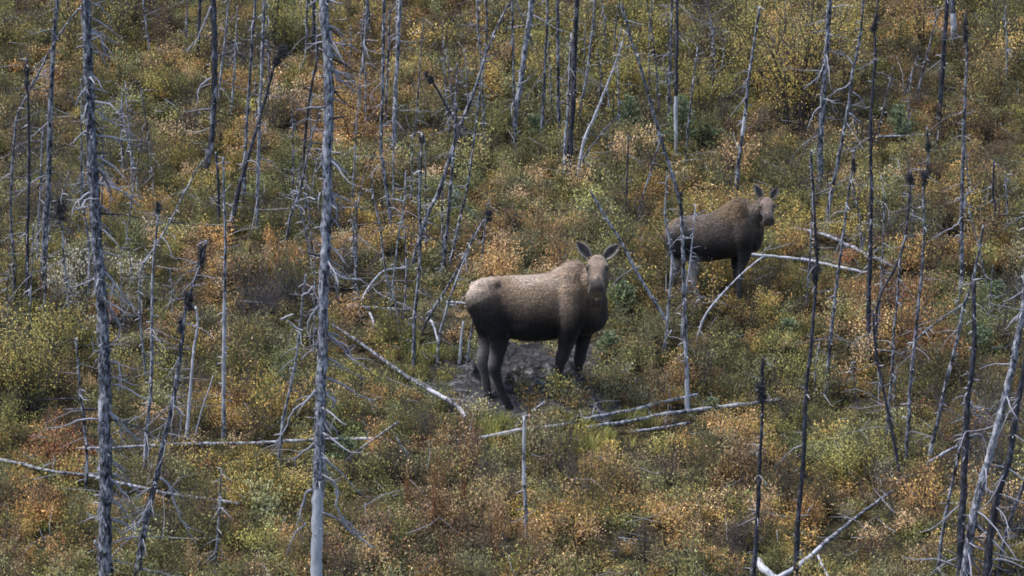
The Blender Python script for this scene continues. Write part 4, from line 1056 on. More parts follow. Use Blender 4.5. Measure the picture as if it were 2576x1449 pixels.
# ---- stuff: the heath, many low shrubs nobody could count
def variant(name, h, w_, ns, nl, lsz, **kw):
    mb, V = stems_leaves(h, w_, ns, nl, lsz, **kw)
    sv = np.vstack(mb.v); nS = len(sv)
    F = [f for f in mb.f] + [[nS + 4 * i, nS + 4 * i + 1, nS + 4 * i + 2, nS + 4 * i + 3] for i in range(len(V) // 4)]
    mi = [1] * len(mb.f) + [0] * (len(V) // 4)
    lv = np.vstack([np.tile([0, .6, 0], (nS, 1)), leafvar_attr(len(V) // 4)])
    me = mesh_from(name, np.vstack([sv, V]), F, [M['under'], M['stem']], smooth=False, attrs={"leafvar": lv}, mi=mi)
    return bpy.data.objects.new(name, me)

VAR = []
for i in range(5): VAR.append(variant("heath_plant", .21, .44, 18, 430, .022, upright=.35, leafstart=.1, r0=.0028, forks=2, clump=.035))    # 0-4 low heath
for i in range(5): VAR.append(variant("heath_shrub", .46, .62, 15, 640, .026, upright=.5, leafstart=.2, r0=.004, forks=4, clump=.045))     # 5-9 dwarf birch
for i in range(3): VAR.append(variant("heath_twigs", .42, .5, 20, 60, .02, upright=.5, leafstart=.3, r0=.0034, forks=4, clump=.03))          # 10-12 nearly bare shrubs

def grass_var():
    V = []
    for _ in range(46):
        a = rng.uniform(0, 6.28); r = rng.random() * .09; H = rng.uniform(.10, .26); le = rng.uniform(.05, .18)
        p = np.array([math.cos(a) * r, math.sin(a) * r, 0]); d = np.array([math.cos(a), math.sin(a), 0]) * le
        wv = np.array([-math.sin(a), math.cos(a), 0]) * .003
        V += [p - wv, p + wv, p + d * .45 + wv + np.array([0, 0, H * .7]), p + d * .45 - wv + np.array([0, 0, H * .7])]
        V += [p + d * .45 - wv + np.array([0, 0, H * .7]), p + d * .45 + wv + np.array([0, 0, H * .7]), p + d + wv * .2 + np.array([0, 0, H]), p + d - wv * .2 + np.array([0, 0, H])]
    V = np.array(V)
    me = mesh_from("grass_tuft", V, np.arange(len(V), dtype=np.int32).reshape(-1, 4), [M['under']], smooth=False, attrs={"leafvar": leafvar_attr(len(V) // 4)})
    return bpy.data.objects.new("grass_tuft", me)

def scatter(name, P, rot, scl, idx, tint, tintb, variants, label=None):
    me = bpy.data.meshes.new(name); n = len(P)
    me.vertices.add(n); me.vertices.foreach_set("co", np.asarray(P, np.float32).ravel())
    for k, ty, arr in (("rot", 'FLOAT_VECTOR', rot), ("scl", 'FLOAT_VECTOR', scl)):
        a = me.attributes.new(k, ty, 'POINT'); a.data.foreach_set("vector", np.asarray(arr, np.float32).ravel())
    a = me.attributes.new("idx", 'INT', 'POINT'); a.data.foreach_set("value", np.asarray(idx, np.int32))
    for k, arr in (("tint", tint), ("tint_b", tintb)):
        a = me.attributes.new(k, 'FLOAT_COLOR', 'POINT'); a.data.foreach_set("color", np.hstack([arr, np.ones((n, 1))]).astype(np.float32).ravel())
    o = link(name, me); o["kind"] = "stuff"
    gnt = bpy.data.node_groups.new(name, 'GeometryNodeTree')
    gnt.interface.new_socket("Geometry", in_out='INPUT', socket_type='NodeSocketGeometry')
    gnt.interface.new_socket("Geometry", in_out='OUTPUT', socket_type='NodeSocketGeometry')
    N = gnt.nodes; K = gnt.links
    gi, go = N.new("NodeGroupInput"), N.new("NodeGroupOutput")
    jn = N.new("GeometryNodeJoinGeometry")
    for vo in reversed(variants):
        oi = N.new("GeometryNodeObjectInfo"); oi.inputs[0].default_value = vo
        gt = N.new("GeometryNodeGeometryToInstance")
        K.new(oi.outputs["Geometry"], gt.inputs[0]); K.new(gt.outputs[0], jn.inputs[0])
    ip = N.new("GeometryNodeInstanceOnPoints")
    K.new(gi.outputs[0], ip.inputs["Points"]); K.new(jn.outputs[0], ip.inputs["Instance"])
    ip.inputs["Pick Instance"].default_value = True
    def na(nm, ty):
        q = N.new("GeometryNodeInputNamedAttribute"); q.data_type = ty; q.inputs[0].default_value = nm; return q.outputs[0]
    K.new(na("idx", 'INT'), ip.inputs["Instance Index"])
    er = N.new("FunctionNodeEulerToRotation"); K.new(na("rot", 'FLOAT_VECTOR'), er.inputs[0]); K.new(er.outputs[0], ip.inputs["Rotation"])
    K.new(na("scl", 'FLOAT_VECTOR'), ip.inputs["Scale"])
    K.new(ip.outputs[0], go.inputs[0])
    md = o.modifiers.new("scatter", 'NODES'); md.node_group = gnt
    return o

# colour zones of the heath, (u, v, ru, rv, colours) in the 2576 px frame
ZONES = [
 (120, 120, 170, 110, "DGGBRD"), (150, 190, 100, 50, "OOPRB"), (330, 60, 120, 60, "BRDDB"), (390, 200, 110, 60, "YYLOG"), (460, 270, 100, 40, "DDDG"), (360, 380, 170, 50, "GSGB"), (420, 430, 80, 60, "YLYG"),
 (600, 380, 60, 60, "YOP"), (720, 50, 90, 60, "LLFY"), (930, 90, 120, 80, "BOYB"), (740, 330, 90, 60, "OPRM"), (880, 250, 130, 80, "OPRO"), (900, 330, 120, 60, "OOPR"), (1120, 120, 120, 90, "BRDB"), (1040, 230, 80, 50, "OPY"),
 (1240, 200, 70, 60, "YYOP"), (1280, 320, 100, 60, "GGSG"), (1330, 170, 60, 80, "LYG"), (1560, 60, 130, 60, "DBGL"), (1560, 190, 130, 80, "LYLG"), (1560, 290, 110, 50, "BDBD"), (1760, 130, 120, 100, "BMDLB"), (1800, 220, 100, 80, "LYG"),
 (1780, 340, 100, 60, "GDGF"), (1900, 350, 110, 70, "RMPM"), (2000, 340, 70, 40, "MPBM"), (2330, 60, 200, 90, "ORBO"), (2500, 60, 110, 90, "DDGD"), (2300, 220, 200, 110, "BRDGM"), (2500, 240, 110, 110, "GBGR"), (2460, 330, 150, 80, "BRB"),
 (2320, 340, 120, 60, "RMBO"), (2200, 270, 70, 80, "DBD"), (700, 500, 120, 80, "GFSG"), (560, 480, 120, 60, "YLG"), (330, 520, 130, 70, "OYPB"), (700, 570, 120, 60, "GSDG"), (920, 600, 140, 60, "OOYP"), (1000, 640, 60, 40, "OGY"),
 (1110, 560, 100, 70, "GFSR"), (1160, 500, 60, 60, "FSF"), (1360, 520, 150, 70, "PSGOS"), (1300, 620, 130, 70, "OPPO"), (1500, 520, 150, 80, "SGLSP"), (1640, 530, 80, 70, "GOSO"), (1600, 660, 60, 80, "GDSO"), (1620, 740, 60, 50, "DBDG"),
 (1640, 650, 40, 40, "ORD"), (1580, 820, 60, 60, "GFSG"), (1560, 930, 200, 60, "SGMSP"), (1640, 980, 160, 50, "GSRM"), (1850, 820, 130, 90, "GOSYB"), (1900, 760, 90, 70, "YOYL"), (1760, 820, 80, 60, "BGMB"), (1760, 930, 130, 50, "GSGR"),
 (2000, 760, 90, 100, "YYOG"), (1990, 830, 80, 40, "GFS"), (2160, 760, 120, 90, "XOROP"), (2270, 780, 110, 70, "XRPO"), (2080, 560, 110, 60, "LGYG"), (2380, 520, 90, 80, "YOBR"), (2400, 640, 120, 70, "BDRO"), (2120, 900, 120, 60, "BGRB"),
 (2000, 930, 100, 60, "GMRG"), (2200, 960, 100, 60, "ORG"), (2320, 930, 120, 60, "ROX"), (2480, 800, 80, 100, "FSG"), (2340, 620, 60, 60, "DRB"),
 (330, 720, 140, 70, "SGWSG"), (330, 830, 120, 60, "SGXSW"), (540, 700, 90, 80, "OPRO"), (620, 740, 90, 40, "DBRP"), (760, 650, 100, 50, "OPO"), (740, 740, 110, 70, "RMDB"), (680, 860, 120, 60, "SGMG"), (640, 880, 80, 80, "SGS"),
 (930, 870, 110, 60, "RMGB"), (860, 960, 120, 50, "GLG"), (1040, 880, 70, 60, "LGF"), (1080, 950, 60, 40, "LFG"), (1130, 860, 80, 60, "BMDM"), (940, 800, 130, 40, "DDB"), (930, 980, 80, 50, "GGS"), (700, 960, 90, 50, "LGF"),
 (110, 880, 150, 100, "LYLGD"), (60, 1020, 120, 70, "DDBD"), (150, 1130, 90, 70, "XOO"), (60, 1110, 60, 60, "GLD"), (570, 1040, 90, 40, "OYOR"), (640, 1180, 90, 70, "YYLY"), (500, 1150, 70, 60, "GDSG"), (100, 1310, 160, 110, "OYRBO"),
 (60, 1220, 80, 60, "YGYO"), (190, 1270, 60, 70, "GLB"), (150, 1400, 90, 50, "XOB"), (400, 1330, 150, 100, "GBSG"), (600, 1340, 100, 60, "GSR"), (340, 1400, 60, 40, "OYG"), (640, 1400, 100, 60, "OGM"), (900, 1120, 80, 50, "GDFG"),
 (960, 1130, 50, 60, "OXO"), (950, 1040, 120, 50, "GOBS"), (1030, 1030, 70, 40, "YFG"), (1100, 1200, 120, 110, "MBRPS"), (950, 1260, 110, 70, "GSLG"), (1120, 1380, 180, 90, "MRBMP"), (980, 1400, 120, 50, "XMPB"), (1300, 1200, 110, 60, "GSPM"),
 (1400, 1140, 90, 40, "LFL"), (1520, 1110, 90, 30, "LFGL"), (1240, 1080, 50, 40, "LFL"), (1370, 1330, 170, 60, "OYPO"), (1500, 1190, 100, 60, "PYOG"), (1600, 1200, 100, 60, "SGPM"), (1700, 1300, 170, 90, "OYPOB"), (1860, 1090, 80, 80, "OYP"),
 (1760, 1180, 90, 60, "POGM"), (1560, 1300, 130, 60, "OYGB"), (1330, 1420, 90, 40, "XRM"), (1500, 1400, 160, 60, "BMGR"), (1700, 1410, 170, 50, "BOGB"), (1950, 1200, 90, 60, "GOSP"), (1990, 1330, 90, 60, "OYBO"), (2110, 1130, 130, 60, "LGFS"),
 (2150, 1200, 130, 60, "YOLG"), (2180, 1270, 110, 50, "WMPO"), (2250, 1380, 170, 80, "GBDR"), (2330, 1290, 100, 60, "RBR"), (2390, 1080, 60, 60, "XRB"), (2500, 1150, 90, 90, "RDBR"), (2350, 1000, 150, 50, "GDG"), (2540, 1000, 70, 70, "GDR"),
 (1480, 1000, 80, 40, "GSRS"), (1300, 1050, 70, 30, "OGP"), (1200, 1040, 60, 40, "DBG"), (2120, 1040, 150, 50, "GSG"),
 (1320, 960, 90, 60, "B")]
ZU = np.array([z[:4] for z in ZONES], float)

def project(P):
    dd = P @ F_
    return 1288 + (P @ R_) / dd * FPX, 724.5 - (P @ U_) / dd * FPX
DEFAULT = "GSGLPGSGOGSLDGBPSY"
def tints(P):
    u, v = project(P)
    u = u + rng.normal(0, 22, len(u)); v = v + rng.normal(0, 14, len(v))
    q = ((u[:, None] - ZU[None, :, 0]) / ZU[None, :, 2]) ** 2 + ((v[:, None] - ZU[None, :, 1]) / ZU[None, :, 3]) ** 2
    j = q.argmin(1); inside = q[np.arange(len(u)), j] < rng.uniform(.5, 1.8, len(u))
    A, B = np.empty((len(u), 3)), np.empty((len(u), 3))
    for i in range(len(u)):
        s_ = ZONES[j[i]][4] if inside[i] and rng.random() < .75 else DEFAULT
        a, b_ = s_[int(rng.integers(len(s_)))], (s_ + "GLSY")[int(rng.integers(len(s_) + 4))]
        A[i] = PAL[a]; B[i] = PAL[b_]
    sat = np.clip(rng.lognormal(-.08, .34, (len(u), 1)), .35, 1.7)
    return A * sat, B * sat

def field(dens, xr=(-12.5, 12.5), yr=(38.5, 72)):
    n = int(dens * (xr[1] - xr[0]) * (yr[1] - yr[0]))
    P = np.stack([rng.uniform(*xr, n), rng.uniform(*yr, n)], 1)
    return P
LP = np.array(LOGPATHS)
COWP = plane_hit(1300, 985)
def keep(P, logs=.22, mud=1.0):
    m = mud_d(P[:, 0], P[:, 1]) > mud + np.where(rng.random(len(P)) < .4, rng.normal(0, .16, len(P)), 0)
    # leave the camera-facing side of the logs open
    d = np.full(len(P), 9.0)
    for i in range(0, len(P), 2000):
        dx = P[i:i + 2000, None, 0] - LP[None, :, 0]; dy = P[i:i + 2000, None, 1] - (LP[None, :, 1] - .12)
        d[i:i + 2000] = np.sqrt(dx * dx + (dy * .8) ** 2).min(1)
    for (u, v, ru, rv) in ((1010, 822, 150, 26), (1130, 862, 70, 30), (1250, 1050, 50, 18)):
        q = ((PU(P)[0] - u) / ru) ** 2 + ((PU(P)[1] - v) / rv) ** 2
        m &= (q > 1) | (rng.random(len(P)) < .06)
    return m, d
def PU(P): return project(np.stack([P[:, 0], P[:, 1], g(P[:, 0], P[:, 1])], 1))

# low heath everywhere
P = field(21); m, d = keep(P, mud=.84); gapn = np.sin(P[:, 0] * 3.1 + 1.7 * np.sin(P[:, 1] * 2.3)) * np.sin(P[:, 1] * 3.7 + 1.3 * np.sin(P[:, 0] * 2.9)); m &= (gapn > -.62) | (rng.random(len(P)) < .25); P = P[m]; d = d[m]; n = len(P)
P3 = np.stack([P[:, 0], P[:, 1], g(P[:, 0], P[:, 1]) - .01], 1)
ta, tb = tints(P3)
sc_ = rng.uniform(.6, 1.35, n) * np.where(d < .15, .75, 1)
scatter("heath", P3, np.stack([rng.normal(0, .15, n) , rng.normal(0, .15, n), rng.uniform(0, 6.28, n)], 1), np.stack([sc_ * 1.1, sc_ * 1.1, sc_ * rng.uniform(.7, 1.2, n)], 1), rng.integers(0, 5, n), ta, tb, VAR[0:5])
# taller dwarf birch in patches
P = field(8); m, d = keep(P, mud=1.12)
nf = .5 + .5 * np.sin(P[:, 0] * 1.7 + np.sin(P[:, 1] * .9) * 1.6) * np.sin(P[:, 1] * 1.3 + np.sin(P[:, 0] * 1.1 + 1) * 1.5)
m &= (rng.random(len(P)) < .25 + .75 * nf) & (d > .12); P = P[m]; n = len(P); d = d[m]
P3 = np.stack([P[:, 0], P[:, 1], g(P[:, 0], P[:, 1]) - .02], 1)
ta, tb = tints(P3)
sc_ = rng.uniform(.5, 1.2, n) * np.where(d < .35, .6, 1)
scatter("undergrowth", P3, np.stack([rng.normal(0, .12, n), rng.normal(0, .12, n), rng.uniform(0, 6.28, n)], 1), np.stack([sc_, sc_, sc_ * rng.uniform(.8, 1.65, n)], 1), rng.integers(0, 5, n), ta, tb, VAR[5:10])
# bare twiggy shrubs
P = field(1.6); m, d = keep(P, mud=1.1); m &= d > .2; P = P[m]; n = len(P)
P3 = np.stack([P[:, 0], P[:, 1], g(P[:, 0], P[:, 1]) - .02], 1)
ta, tb = tints(P3); sc_ = rng.uniform(.6, 1.5, n)
scatter("brushwood", P3, np.stack([rng.normal(0, .2, n), rng.normal(0, .2, n), rng.uniform(0, 6.28, n)], 1), np.stack([sc_, sc_, sc_ * 1.1], 1), rng.integers(0, 3, n), ta, tb, VAR[10:13])
# fine grey dead twigs standing in tangles
def tangle(nm):
    mb = MB()
    for _ in range(26):
        p = np.array([rng.normal(0, .16), rng.normal(0, .16), -.03]); dv = np.array([rng.normal(0, .35), rng.normal(0, .35), 1.0])
        twiggy_branch(mb, p, dv / np.linalg.norm(dv), rng.uniform(.3, .95), rng.uniform(.0028, .0045), int(rng.integers(1, 4)), .15, .22)
    return bpy.data.objects.new(nm, mesh_from(nm, np.vstack(mb.v), mb.f, M['btwig']))
TV = [tangle("dead_twigs") for _ in range(3)]
Q = []
for (u, v, ru, rv, k_) in [(150, 560, 80, 60, 16), (330, 430, 70, 50, 14), (60, 900, 90, 60, 10), (430, 1220, 60, 60, 6), (2470, 1080, 70, 100, 16), (2520, 1330, 60, 80, 14), (740, 780, 80, 40, 10), (660, 790, 60, 30, 8), (900, 720, 60, 40, 6), (60, 420, 70, 80, 10), (2300, 640, 90, 60, 8), (2560, 760, 30, 80, 8), (1780, 100, 100, 60, 10), (580, 130, 60, 80, 8), (1100, 330, 80, 60, 6), (30, 640, 50, 80, 8)]:
    for _ in range((k_ + 1) // 2): Q.append(plane_hit(u + rng.normal(0, ru * .6), v + rng.normal(0, rv * .6))[:2])
P = np.array(Q); n = len(P); P3 = np.stack([P[:, 0], P[:, 1], g(P[:, 0], P[:, 1])], 1); sc_ = rng.uniform(.6, 1.2, n)
scatter("deadwood_brush", P3, np.stack([0 * sc_, 0 * sc_, rng.uniform(0, 6.28, n)], 1), np.stack([sc_, sc_, sc_], 1), rng.integers(0, 3, n), np.ones((n, 3)), np.ones((n, 3)), TV)
# grass
GV = [grass_var() for _ in range(4)]
P = field(.6)
spots = [(1400, 1150, 70, 50, 60), (1500, 1115, 60, 20, 40), (1240, 1085, 40, 30, 30), (1080, 930, 50, 40, 30), (940, 960, 60, 30, 20), (1390, 935, 40, 25, 16), (700, 950, 50, 30, 20), (1255, 1020, 50, 20, 14), (1230, 930, 20, 40, 10), (1600, 1060, 60, 20, 14), (2000, 860, 40, 20, 14), (1500, 960, 50, 20, 14)]
Q = [P]; lab = [np.zeros(len(P))]
for (u, v, ru, rv, k_) in spots:
    q = np.array([plane_hit(u + rng.normal(0, ru * .6), v + rng.normal(0, rv * .6))[:2] for _ in range(k_ // 2)]); Q.append(q); lab.append(np.ones(len(q)))
P = np.vstack(Q); lab = np.concatenate(lab); m, d = keep(P, mud=1.05); P = P[m]; lab = lab[m]; n = len(P)
P3 = np.stack([P[:, 0], P[:, 1], g(P[:, 0], P[:, 1]) - .01], 1)
ga = np.array([[.30, .30, .075], [.22, .24, .075], [.36, .31, .12]])[rng.integers(0, 3, n)]; gb = np.array([[.45, .40, .17], [.2, .24, .06]])[rng.integers(0, 2, n)]
sc_ = np.where(lab > 0, rng.uniform(.6, 1.1, n), rng.uniform(.35, .8, n))
scatter("grass", P3, np.stack([0 * sc_, 0 * sc_, rng.uniform(0, 6.28, n)], 1), np.stack([sc_, sc_, sc_], 1), rng.integers(0, 4, n), ga, gb, GV)
# fallen twigs: thin dead sticks lying everywhere in the heath
mb = MB()
P = field(2.4); m, d = keep(P, mud=.5); P = P[m]
for (x, y) in P:
    z = float(g(x, y)) + rng.uniform(.05, .3); a = rng.uniform(0, 6.28); Lq = rng.uniform(.15, .7)
    dv = np.array([math.cos(a), math.sin(a), rng.normal(0, .25) + SLOPE * math.sin(a)])
    p = np.array([x, y, z]); C = np.array([p, p + dv * Lq * .5 + rng.normal(0, .03, 3), p + dv * Lq + rng.normal(0, .05, 3)])
    r = rng.uniform(.003, .0065)
    mb.add(*tube(C, [r, r * .8, r * .35], 4))
o = link("fallen_twigs", mesh_from("fallen_twigs", np.vstack(mb.v), mb.f, M['twig'])); o["kind"] = "stuff"

# ---- individual bushes
def bush(name, label, cat, u, v, wpx, hpx, cols, nleaf, lsz=.027, ns=None, forks=5, upright=.5, leafstart=.25, stem='stem', r0=.007, clump=.06, group=None, alt=.4, floor_=0.0):
    b0 = hit(u, v); px = depth(b0) / FPX
    b0 = b0.copy()
    h, w_ = hpx * px * 1.02, wpx * px
    ns = ns or max(6, int(w_ * 16)); nleaf = int(nleaf * 1.35); lsz = lsz * .86
    mb, V = stems_leaves(h, w_, ns, nleaf, lsz, upright=upright, leafstart=leafstart, r0=r0, forks=forks, clump=clump)
    root = empty(name, b0, label, cat, group)
    link("stems", mesh_from("stems", np.vstack(mb.v), mb.f, M[stem]), root)
    n = len(V) // 4
    lv = leafvar_attr(n, alt)
    # colours come in small clumps
    cen = V.reshape(-1, 4, 3).mean(1); q = np.floor(cen / .13).astype(int); hsh = np.abs(q[:, 0] * 73856093 ^ q[:, 1] * 19349663 ^ q[:, 2] * 83492791) % 997
    cl = [PAL[c] for c in cols]
    A = np.array([cl[int(hh) % len(cl)] for hh in hsh]) ; Bc = np.array([cl[int(x)] for x in rng.integers(0, len(cl), n)])
    me = mesh_from("foliage", V, np.arange(4 * n, dtype=np.int32).reshape(-1, 4), M['leaf'], smooth=False, attrs={"leafvar": lv, "tint": np.repeat(A, 4, 0), "tint_b": np.repeat(Bc, 4, 0)})
    link("foliage", me, root)
    return root
B = lambda *a, **k: bush("birch_bush", a[0], "bush", *a[1:], group="autumn bushes on the hillside", **k)
Wl = lambda *a, **k: bush("willow_bush", a[0], "bush", *a[1:], group="autumn bushes on the hillside", **k)
Wl("tall yellow birch clump on a sheaf of thin dark stems, uphill of the calf", 2000, 312, 300, 345, "YYLLYO", 9500, ns=56, forks=7, upright=.8, leafstart=.42, r0=.017, clump=.075, lsz=.032)
Wl("yellow green clump uphill, rising beside the tall yellow birch clump", 1870, 240, 130, 230, "LYLYG", 2800, ns=22, forks=5, upright=.7, leafstart=.4, r0=.009, lsz=.03)
Wl("yellow clump at the top edge beside the tall yellow birch clump", 2140, 150, 120, 170, "YLLY", 2200, ns=18, forks=5, upright=.7, leafstart=.4, r0=.009, lsz=.03)
B("golden leaved bush right behind the calf's back", 1805, 580, 220, 120, "YYYOP", 1900, lsz=.034)
B("golden bush under the calf's chin", 1985, 630, 150, 110, "YYLO", 1300, lsz=.03)
B("golden bush downhill of the calf's chin with olive leaves", 2010, 545, 110, 70, "YYLG", 800, lsz=.03)
B("sparse golden sapling in front of the calf's belly", 1800, 806, 66, 172, "YYOY", 240, ns=6, forks=3, upright=.8, leafstart=.2, clump=.05, lsz=.032)
B("big peach orange bush just behind the cow's back", 1262, 722, 170, 110, "OPPOY", 2300, lsz=.03)
B("pinkish peach bush behind the cow's shoulder hump", 1400, 650, 90, 60, "PPOS", 600, lsz=.026)
B("orange bush at the end of the cow's rump, with pink leaves", 1150, 860, 60, 50, "ORP", 300, lsz=.025)
Wl("dense yellow green willow at the frame's edge, with dark stems", 90, 1040, 210, 270, "LYLYG", 3400, ns=30, forks=5, upright=.7, leafstart=.3, r0=.010, clump=.075, lsz=.03)
Wl("yellow willow at the frame's edge, its stems charred black", 20, 1010, 120, 240, "YLYY", 1500, ns=14, forks=5, upright=.7, leafstart=.3, r0=.010, lsz=.03)
Wl("loose yellow green willow beside the charred foot of a slender spruce", 165, 900, 130, 150, "LYG", 1000, ns=14, upright=.7, lsz=.03)
B("red leaved bush by the fallen log in the lower corner", 130, 1190, 110, 125, "XXORG", 1100, lsz=.03, upright=.7)
B("orange bush hugging the red leaved bush and the thick scaly trunk", 195, 1215, 90, 90, "OOYX", 700, lsz=.028)
B("tall yellow bush below the long pale log, first of two", 615, 1290, 110, 140, "YYLO", 1300, lsz=.03, upright=.7)
B("yellow bush touching the mottled trunk's side", 720, 1290, 130, 130, "YYLYG", 1400, lsz=.03, upright=.7)
B("low rusty orange bush by the whitish pole's foot", 585, 1075, 130, 60, "OORY", 900)
B("small scarlet plant below the whitish pole", 520, 1200, 30, 45, "XX", 160, ns=6, lsz=.03)
B("small orange plant under the short propped stick", 955, 1165, 60, 70, "OOXO", 420, lsz=.03)
B("yellow orange bush high on the slope near the bent pale trunk", 1245, 265, 130, 100, "YYOY", 1300, lsz=.03)
B("golden green bush high on the slope between the two thick trunks", 395, 250, 150, 90, "YYLG", 1200, lsz=.03)
B("orange bush beside the mottled trunk, high on the slope", 890, 350, 150, 90, "OOPRY", 1300, lsz=.028)
B("rusty orange bush at the foot of the close threesome", 1035, 265, 80, 60, "OPR", 500, lsz=.028)
B("orange bush by the frame's edge under the slender spruce tops", 130, 225, 120, 70, "OPBO", 800, lsz=.028)
B("golden bush by the stout dark snag's swept foot", 590, 410, 70, 50, "YOP", 400, lsz=.028)
B("golden bush downhill of the stout dark snag", 495, 520, 120, 80, "YLYG", 800, lsz=.028)
B("peach orange bush behind the bristling leaning snag", 385, 560, 140, 70, "YOPG", 900, lsz=.027)
B("orange bush uphill of the red twiggy hollow, by the bristling snag", 540, 700, 90, 70, "OPR", 600, lsz=.027)
B("orange bush touching the mottled trunk, uphill of the pale log end", 735, 700, 130, 90, "OPRO", 1100, lsz=.027)
B("golden orange bush between the mottled trunk and the close threesome", 930, 640, 160, 80, "YOPOG", 1300, lsz=.027)
B("orange bush by the short grey log", 880, 815, 90, 75, "OROP", 600, lsz=.027)
B("salmon red bush at the foot of the tall black snag", 2155, 790, 120, 90, "XOPRGS", 900, lsz=.027)
B("red orange bush inside the crowded stand", 2290, 800, 110, 70, "XORGS", 600, lsz=.027)
B("orange bush downhill inside the crowded stand", 2215, 880, 90, 70, "OYO", 600, lsz=.027)
B("tall orange bush beside the black-headed slim spruce", 1850, 1130, 100, 110, "OOYP", 1000, lsz=.03)
B("wide golden orange bush in the lower heath", 1690, 1340, 190, 110, "OYPO", 1700, lsz=.028)
B("golden peach bush in the lower heath by the smooth grey pole", 1420, 1370, 170, 90, "OYPO", 1300, lsz=.028)
B("pale peach bush under the two long whitish logs", 1510, 1210, 110, 80, "PYPO", 700, lsz=.027)
B("golden orange bush near the bottom edge by the long slanting log", 1985, 1350, 130, 70, "OYO", 700, lsz=.027)
Wl("broad yellow green willow above the long slanting log", 2120, 1210, 200, 120, "LGYLS", 2300, lsz=.03, upright=.65)
Wl("small yellow green willow standing before the grey snag with a bare foot", 2220, 1200, 120, 100, "GLSY", 1000, lsz=.03, upright=.65)
Wl("small yellow willow shoots in the mud between the cow's legs", 1310, 1010, 40, 80, "LLY", 170, ns=7, forks=2, upright=.85, lsz=.026, clump=.04)
Wl("leafy yellow willow shoots hiding the cow's front hoof", 1405, 1005, 90, 75, "LLYF", 560, ns=14, forks=3, upright=.8, lsz=.026, clump=.045)
Wl("golden shoots by the cow's far front leg", 1480, 985, 40, 60, "YYO", 150, ns=6, forks=2, upright=.8, lsz=.026, clump=.04)
B("pale yellow shrub by the lower end of the diagonal log", 1195, 1065, 90, 90, "WYSP", 420, lsz=.026, upright=.7, clump=.05)
B("dark red bush beside the leaning tangle at the frame's edge", 2385, 1120, 60, 70, "XRG", 500, lsz=.025)
bush("dry_stems", "tall rusty red dry stems rising below the diagonal log's white end", "dry stems", 1095, 1350, 60, 270, "RBY", 220, ns=9, forks=2, upright=.95, leafstart=.5, stem='rust', r0=.0055, clump=.03, lsz=.024, group="tall dry stems")
bush("dry_stems", "tall rusty dry stems just below the cow's mud, with pale leaves", "dry stems", 1162, 1290, 50, 290, "PWYR", 160, ns=6, forks=2, upright=.95, leafstart=.5, stem='rust', r0=.0055, clump=.03, lsz=.026, group="tall dry stems")

for a in [("leafy yellow green thicket uphill of the whitish bare snag", 1540, 235, 230, 150, "LYLGLY", 2600), ("yellow thicket at the top edge above the calf's long kinked snag", 1640, 130, 170, 140, "YLYLG", 1700), ("yellow green thicket at the top edge between the thick mottled trunk and its neighbours", 745, 120, 190, 130, "LYLGF", 1900),
          ("loose yellow shrub uphill behind the bent pale grey trunk", 1345, 240, 110, 110, "YLGY", 900), ("olive thicket uphill beside the pole with a bright bare foot", 1765, 270, 150, 120, "LGYLB", 1500), ("olive yellow shrub at the top edge in the corner", 60, 130, 150, 110, "LGYG", 1200),
          ("yellow green shrub at the top edge by the first of the uphill poles", 1405, 110, 120, 120, "LYGL", 900), ("olive shrub at the top edge between the two close threesomes of poles", 1120, 130, 130, 90, "GLYB", 900), ("golden shrub uphill of the hollow pale-faced trunk's pair", 2255, 130, 140, 90, "YOLB", 900)]:
    Wl(*a, upright=.6, lsz=.03, forks=6)

for (lb, u, v, w_, h_) in [("rusty dry stems in the lower heath beside the smooth grey pole", 1240, 1420, 70, 200), ("dry rust stems at the bottom edge below the red dry stems", 1120, 1470, 80, 190), ("rusty dry stalks right under the diagonal log's end", 1195, 1200, 40, 170), ("dry rusty stalks near the bottom edge, widest clump of them", 1330, 1465, 110, 170), ("dry stems by the propped grey stick, thin and rusty", 1030, 1290, 50, 150), ("thin dry stalks in the lower heath by the tall orange bush", 1800, 1240, 60, 130)]:
    bush("dry_stems", lb, "dry stems", u, v, w_, h_, "RBMP", 160, ns=9, forks=2, upright=.95, leafstart=.45, stem='rust', r0=.005, clump=.03, lsz=.024, group="tall dry stems")
for (lb, u, v, w_, h_, cc) in [("slim upright yellow sapling at the top edge, first past the slender spruce", 175, 150, 60, 170, "LYG"), ("slim upright olive sapling at the top edge past the thick scaly trunk", 300, 120, 70, 160, "LGY"), ("upright yellow sapling at the top edge behind the straight pale pole", 690, 130, 70, 190, "LYLF"), ("upright orange yellow sapling at the top edge between the threesome's poles", 945, 120, 60, 150, "YOL"),
                               ("upright yellow sapling just uphill of the bent pale grey trunk", 1265, 130, 70, 150, "LYG"), ("tall yellow sapling uphill of the tall thin sapling row", 1480, 170, 80, 200, "LYYG"), ("tall thin yellow sapling beside the stout straight grey trunk", 2125, 260, 70, 230, "YLY"), ("tall golden sapling standing alone near the hollow pale-faced trunk", 2320, 130, 80, 160, "OYLO"),
                               ("tall olive sapling in the top corner by the frame's edge", 2510, 140, 100, 180, "GLFG")]:
    bush("birch_sapling", lb, "sapling", u, v, w_, h_, cc, 620, lsz=.03, ns=9, forks=6, upright=.85, leafstart=.3, r0=.010, clump=.07, group="upright leafy saplings")
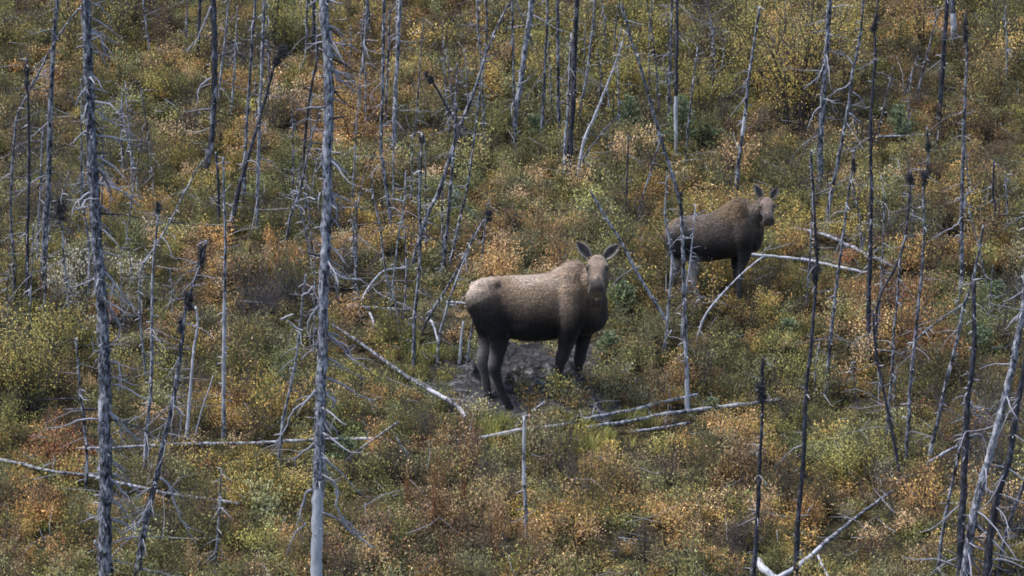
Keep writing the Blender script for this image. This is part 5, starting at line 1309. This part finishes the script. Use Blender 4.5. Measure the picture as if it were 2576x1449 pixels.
# ---- spruce saplings
m, n, l, b = newmat("spruce needles"); M['needle'] = m
at = n.new("ShaderNodeAttribute"); at.attribute_name = "leafvar"
r = ramp(n, [(0, (.075, .10, .055)), (.5, (.155, .20, .11)), (1, (.29, .34, .20))]); l.new(at.outputs["Fac"], r.inputs[0]); l.new(r.outputs[0], b.inputs["Base Color"])
def sapling(label, u, v, wpx, hpx, dens=1.0):
    b0 = hit(u, v); px = depth(b0) / FPX; h, w_ = hpx * px, wpx * px
    root = empty("spruce_sapling", b0, label, "sapling", "green spruce saplings")
    mb = MB(); mb.add(*tube(np.array([[0, 0, -.05], [.01, 0, h * .5], [0, .01, h]]), [.014, .009, .003], 6))
    V, A = [], []
    nb = int(26 + h * 60)
    for i in range(nb):
        t = rng.uniform(.05, 1) ** .8; a = rng.uniform(0, 6.28); Lb = w_ * .55 * (1 - t) ** .8 * rng.uniform(.6, 1.15) + .03
        d = np.array([math.cos(a), math.sin(a), .25 + .5 * t]); p0 = np.array([0, 0, h * t * .97])
        C = catmull([p0, p0 + d * Lb * .5, p0 + d * Lb + np.array([0, 0, Lb * .1])], .04)
        mb.add(*tube(C, np.linspace(.004, .0015, len(C)), 3))
        k_ = int(60 * Lb / .25 * dens) + 8
        q = C[0] + (C[-1] - C[0]) * rng.random((k_, 1)) ** .8
        dirs = d / np.linalg.norm(d) * .7 + rng.normal(0, .55, (k_, 3)); dirs /= np.linalg.norm(dirs, axis=1)[:, None]
        ln = rng.uniform(.02, .042, (k_, 1)); sd = np.cross(dirs, rng.normal(0, 1, (k_, 3))); sd /= np.linalg.norm(sd, axis=1)[:, None]; sd *= .0045
        V.append(np.stack([q - sd, q + sd, q + dirs * ln + sd * .6, q + dirs * ln - sd * .6], 1).reshape(-1, 3)); A.append(np.repeat(np.clip(rng.normal(.45 + .2 * t, .22, k_), 0, 1), 4))
    link("trunk", mesh_from("trunk", np.vstack(mb.v), mb.f, M['stem']), root)
    V = np.vstack(V)
    link("crown", mesh_from("crown", V, np.arange(len(V), dtype=np.int32).reshape(-1, 4), M['needle'], smooth=False, attrs={"leafvar": np.concatenate(A)}), root)
for a in [("slim pale green spruce sapling uphill beside a leaning dark snag", 1583, 335, 75, 95), ("tall green spruce sapling behind the bright bare foot of a pole", 1715, 380, 100, 140), ("low spreading green sapling next to the pole with a bright bare foot", 1775, 375, 110, 55),
          ("green spruce sapling above the thin grey log uphill", 2262, 358, 90, 95), ("green spruce sapling standing behind the cow's chest", 1568, 785, 85, 75), ("wide low green sapling downhill of the cow's chest", 1535, 905, 85, 70), ("small green sapling touching the forked pale foot of a grey snag", 1008, 432, 50, 70),
          ("small green sapling uphill of the calf's ears", 1882, 455, 60, 50), ("green sapling among the tangle at the frame's edge, uppermost of a pair", 2505, 775, 70, 70), ("green sapling among the tangle at the frame's edge, lower of a pair", 2470, 900, 85, 75), ("small green sapling within the fanned cluster of poles", 1150, 545, 60, 65),
          ("bushy green sapling beside the mottled trunk at the long pale log", 868, 1165, 75, 65), ("tiny green sapling sitting on the long whitish log", 1792, 1050, 40, 50), ("green sapling behind the foot of the uphill row of poles", 1345, 345, 65, 55), ("low green sapling at the foot of the twig-clotted pole", 1985, 850, 80, 45), ("small green sapling below the calf's arched stem", 1835, 690, 45, 55)]:
    sapling(*a)
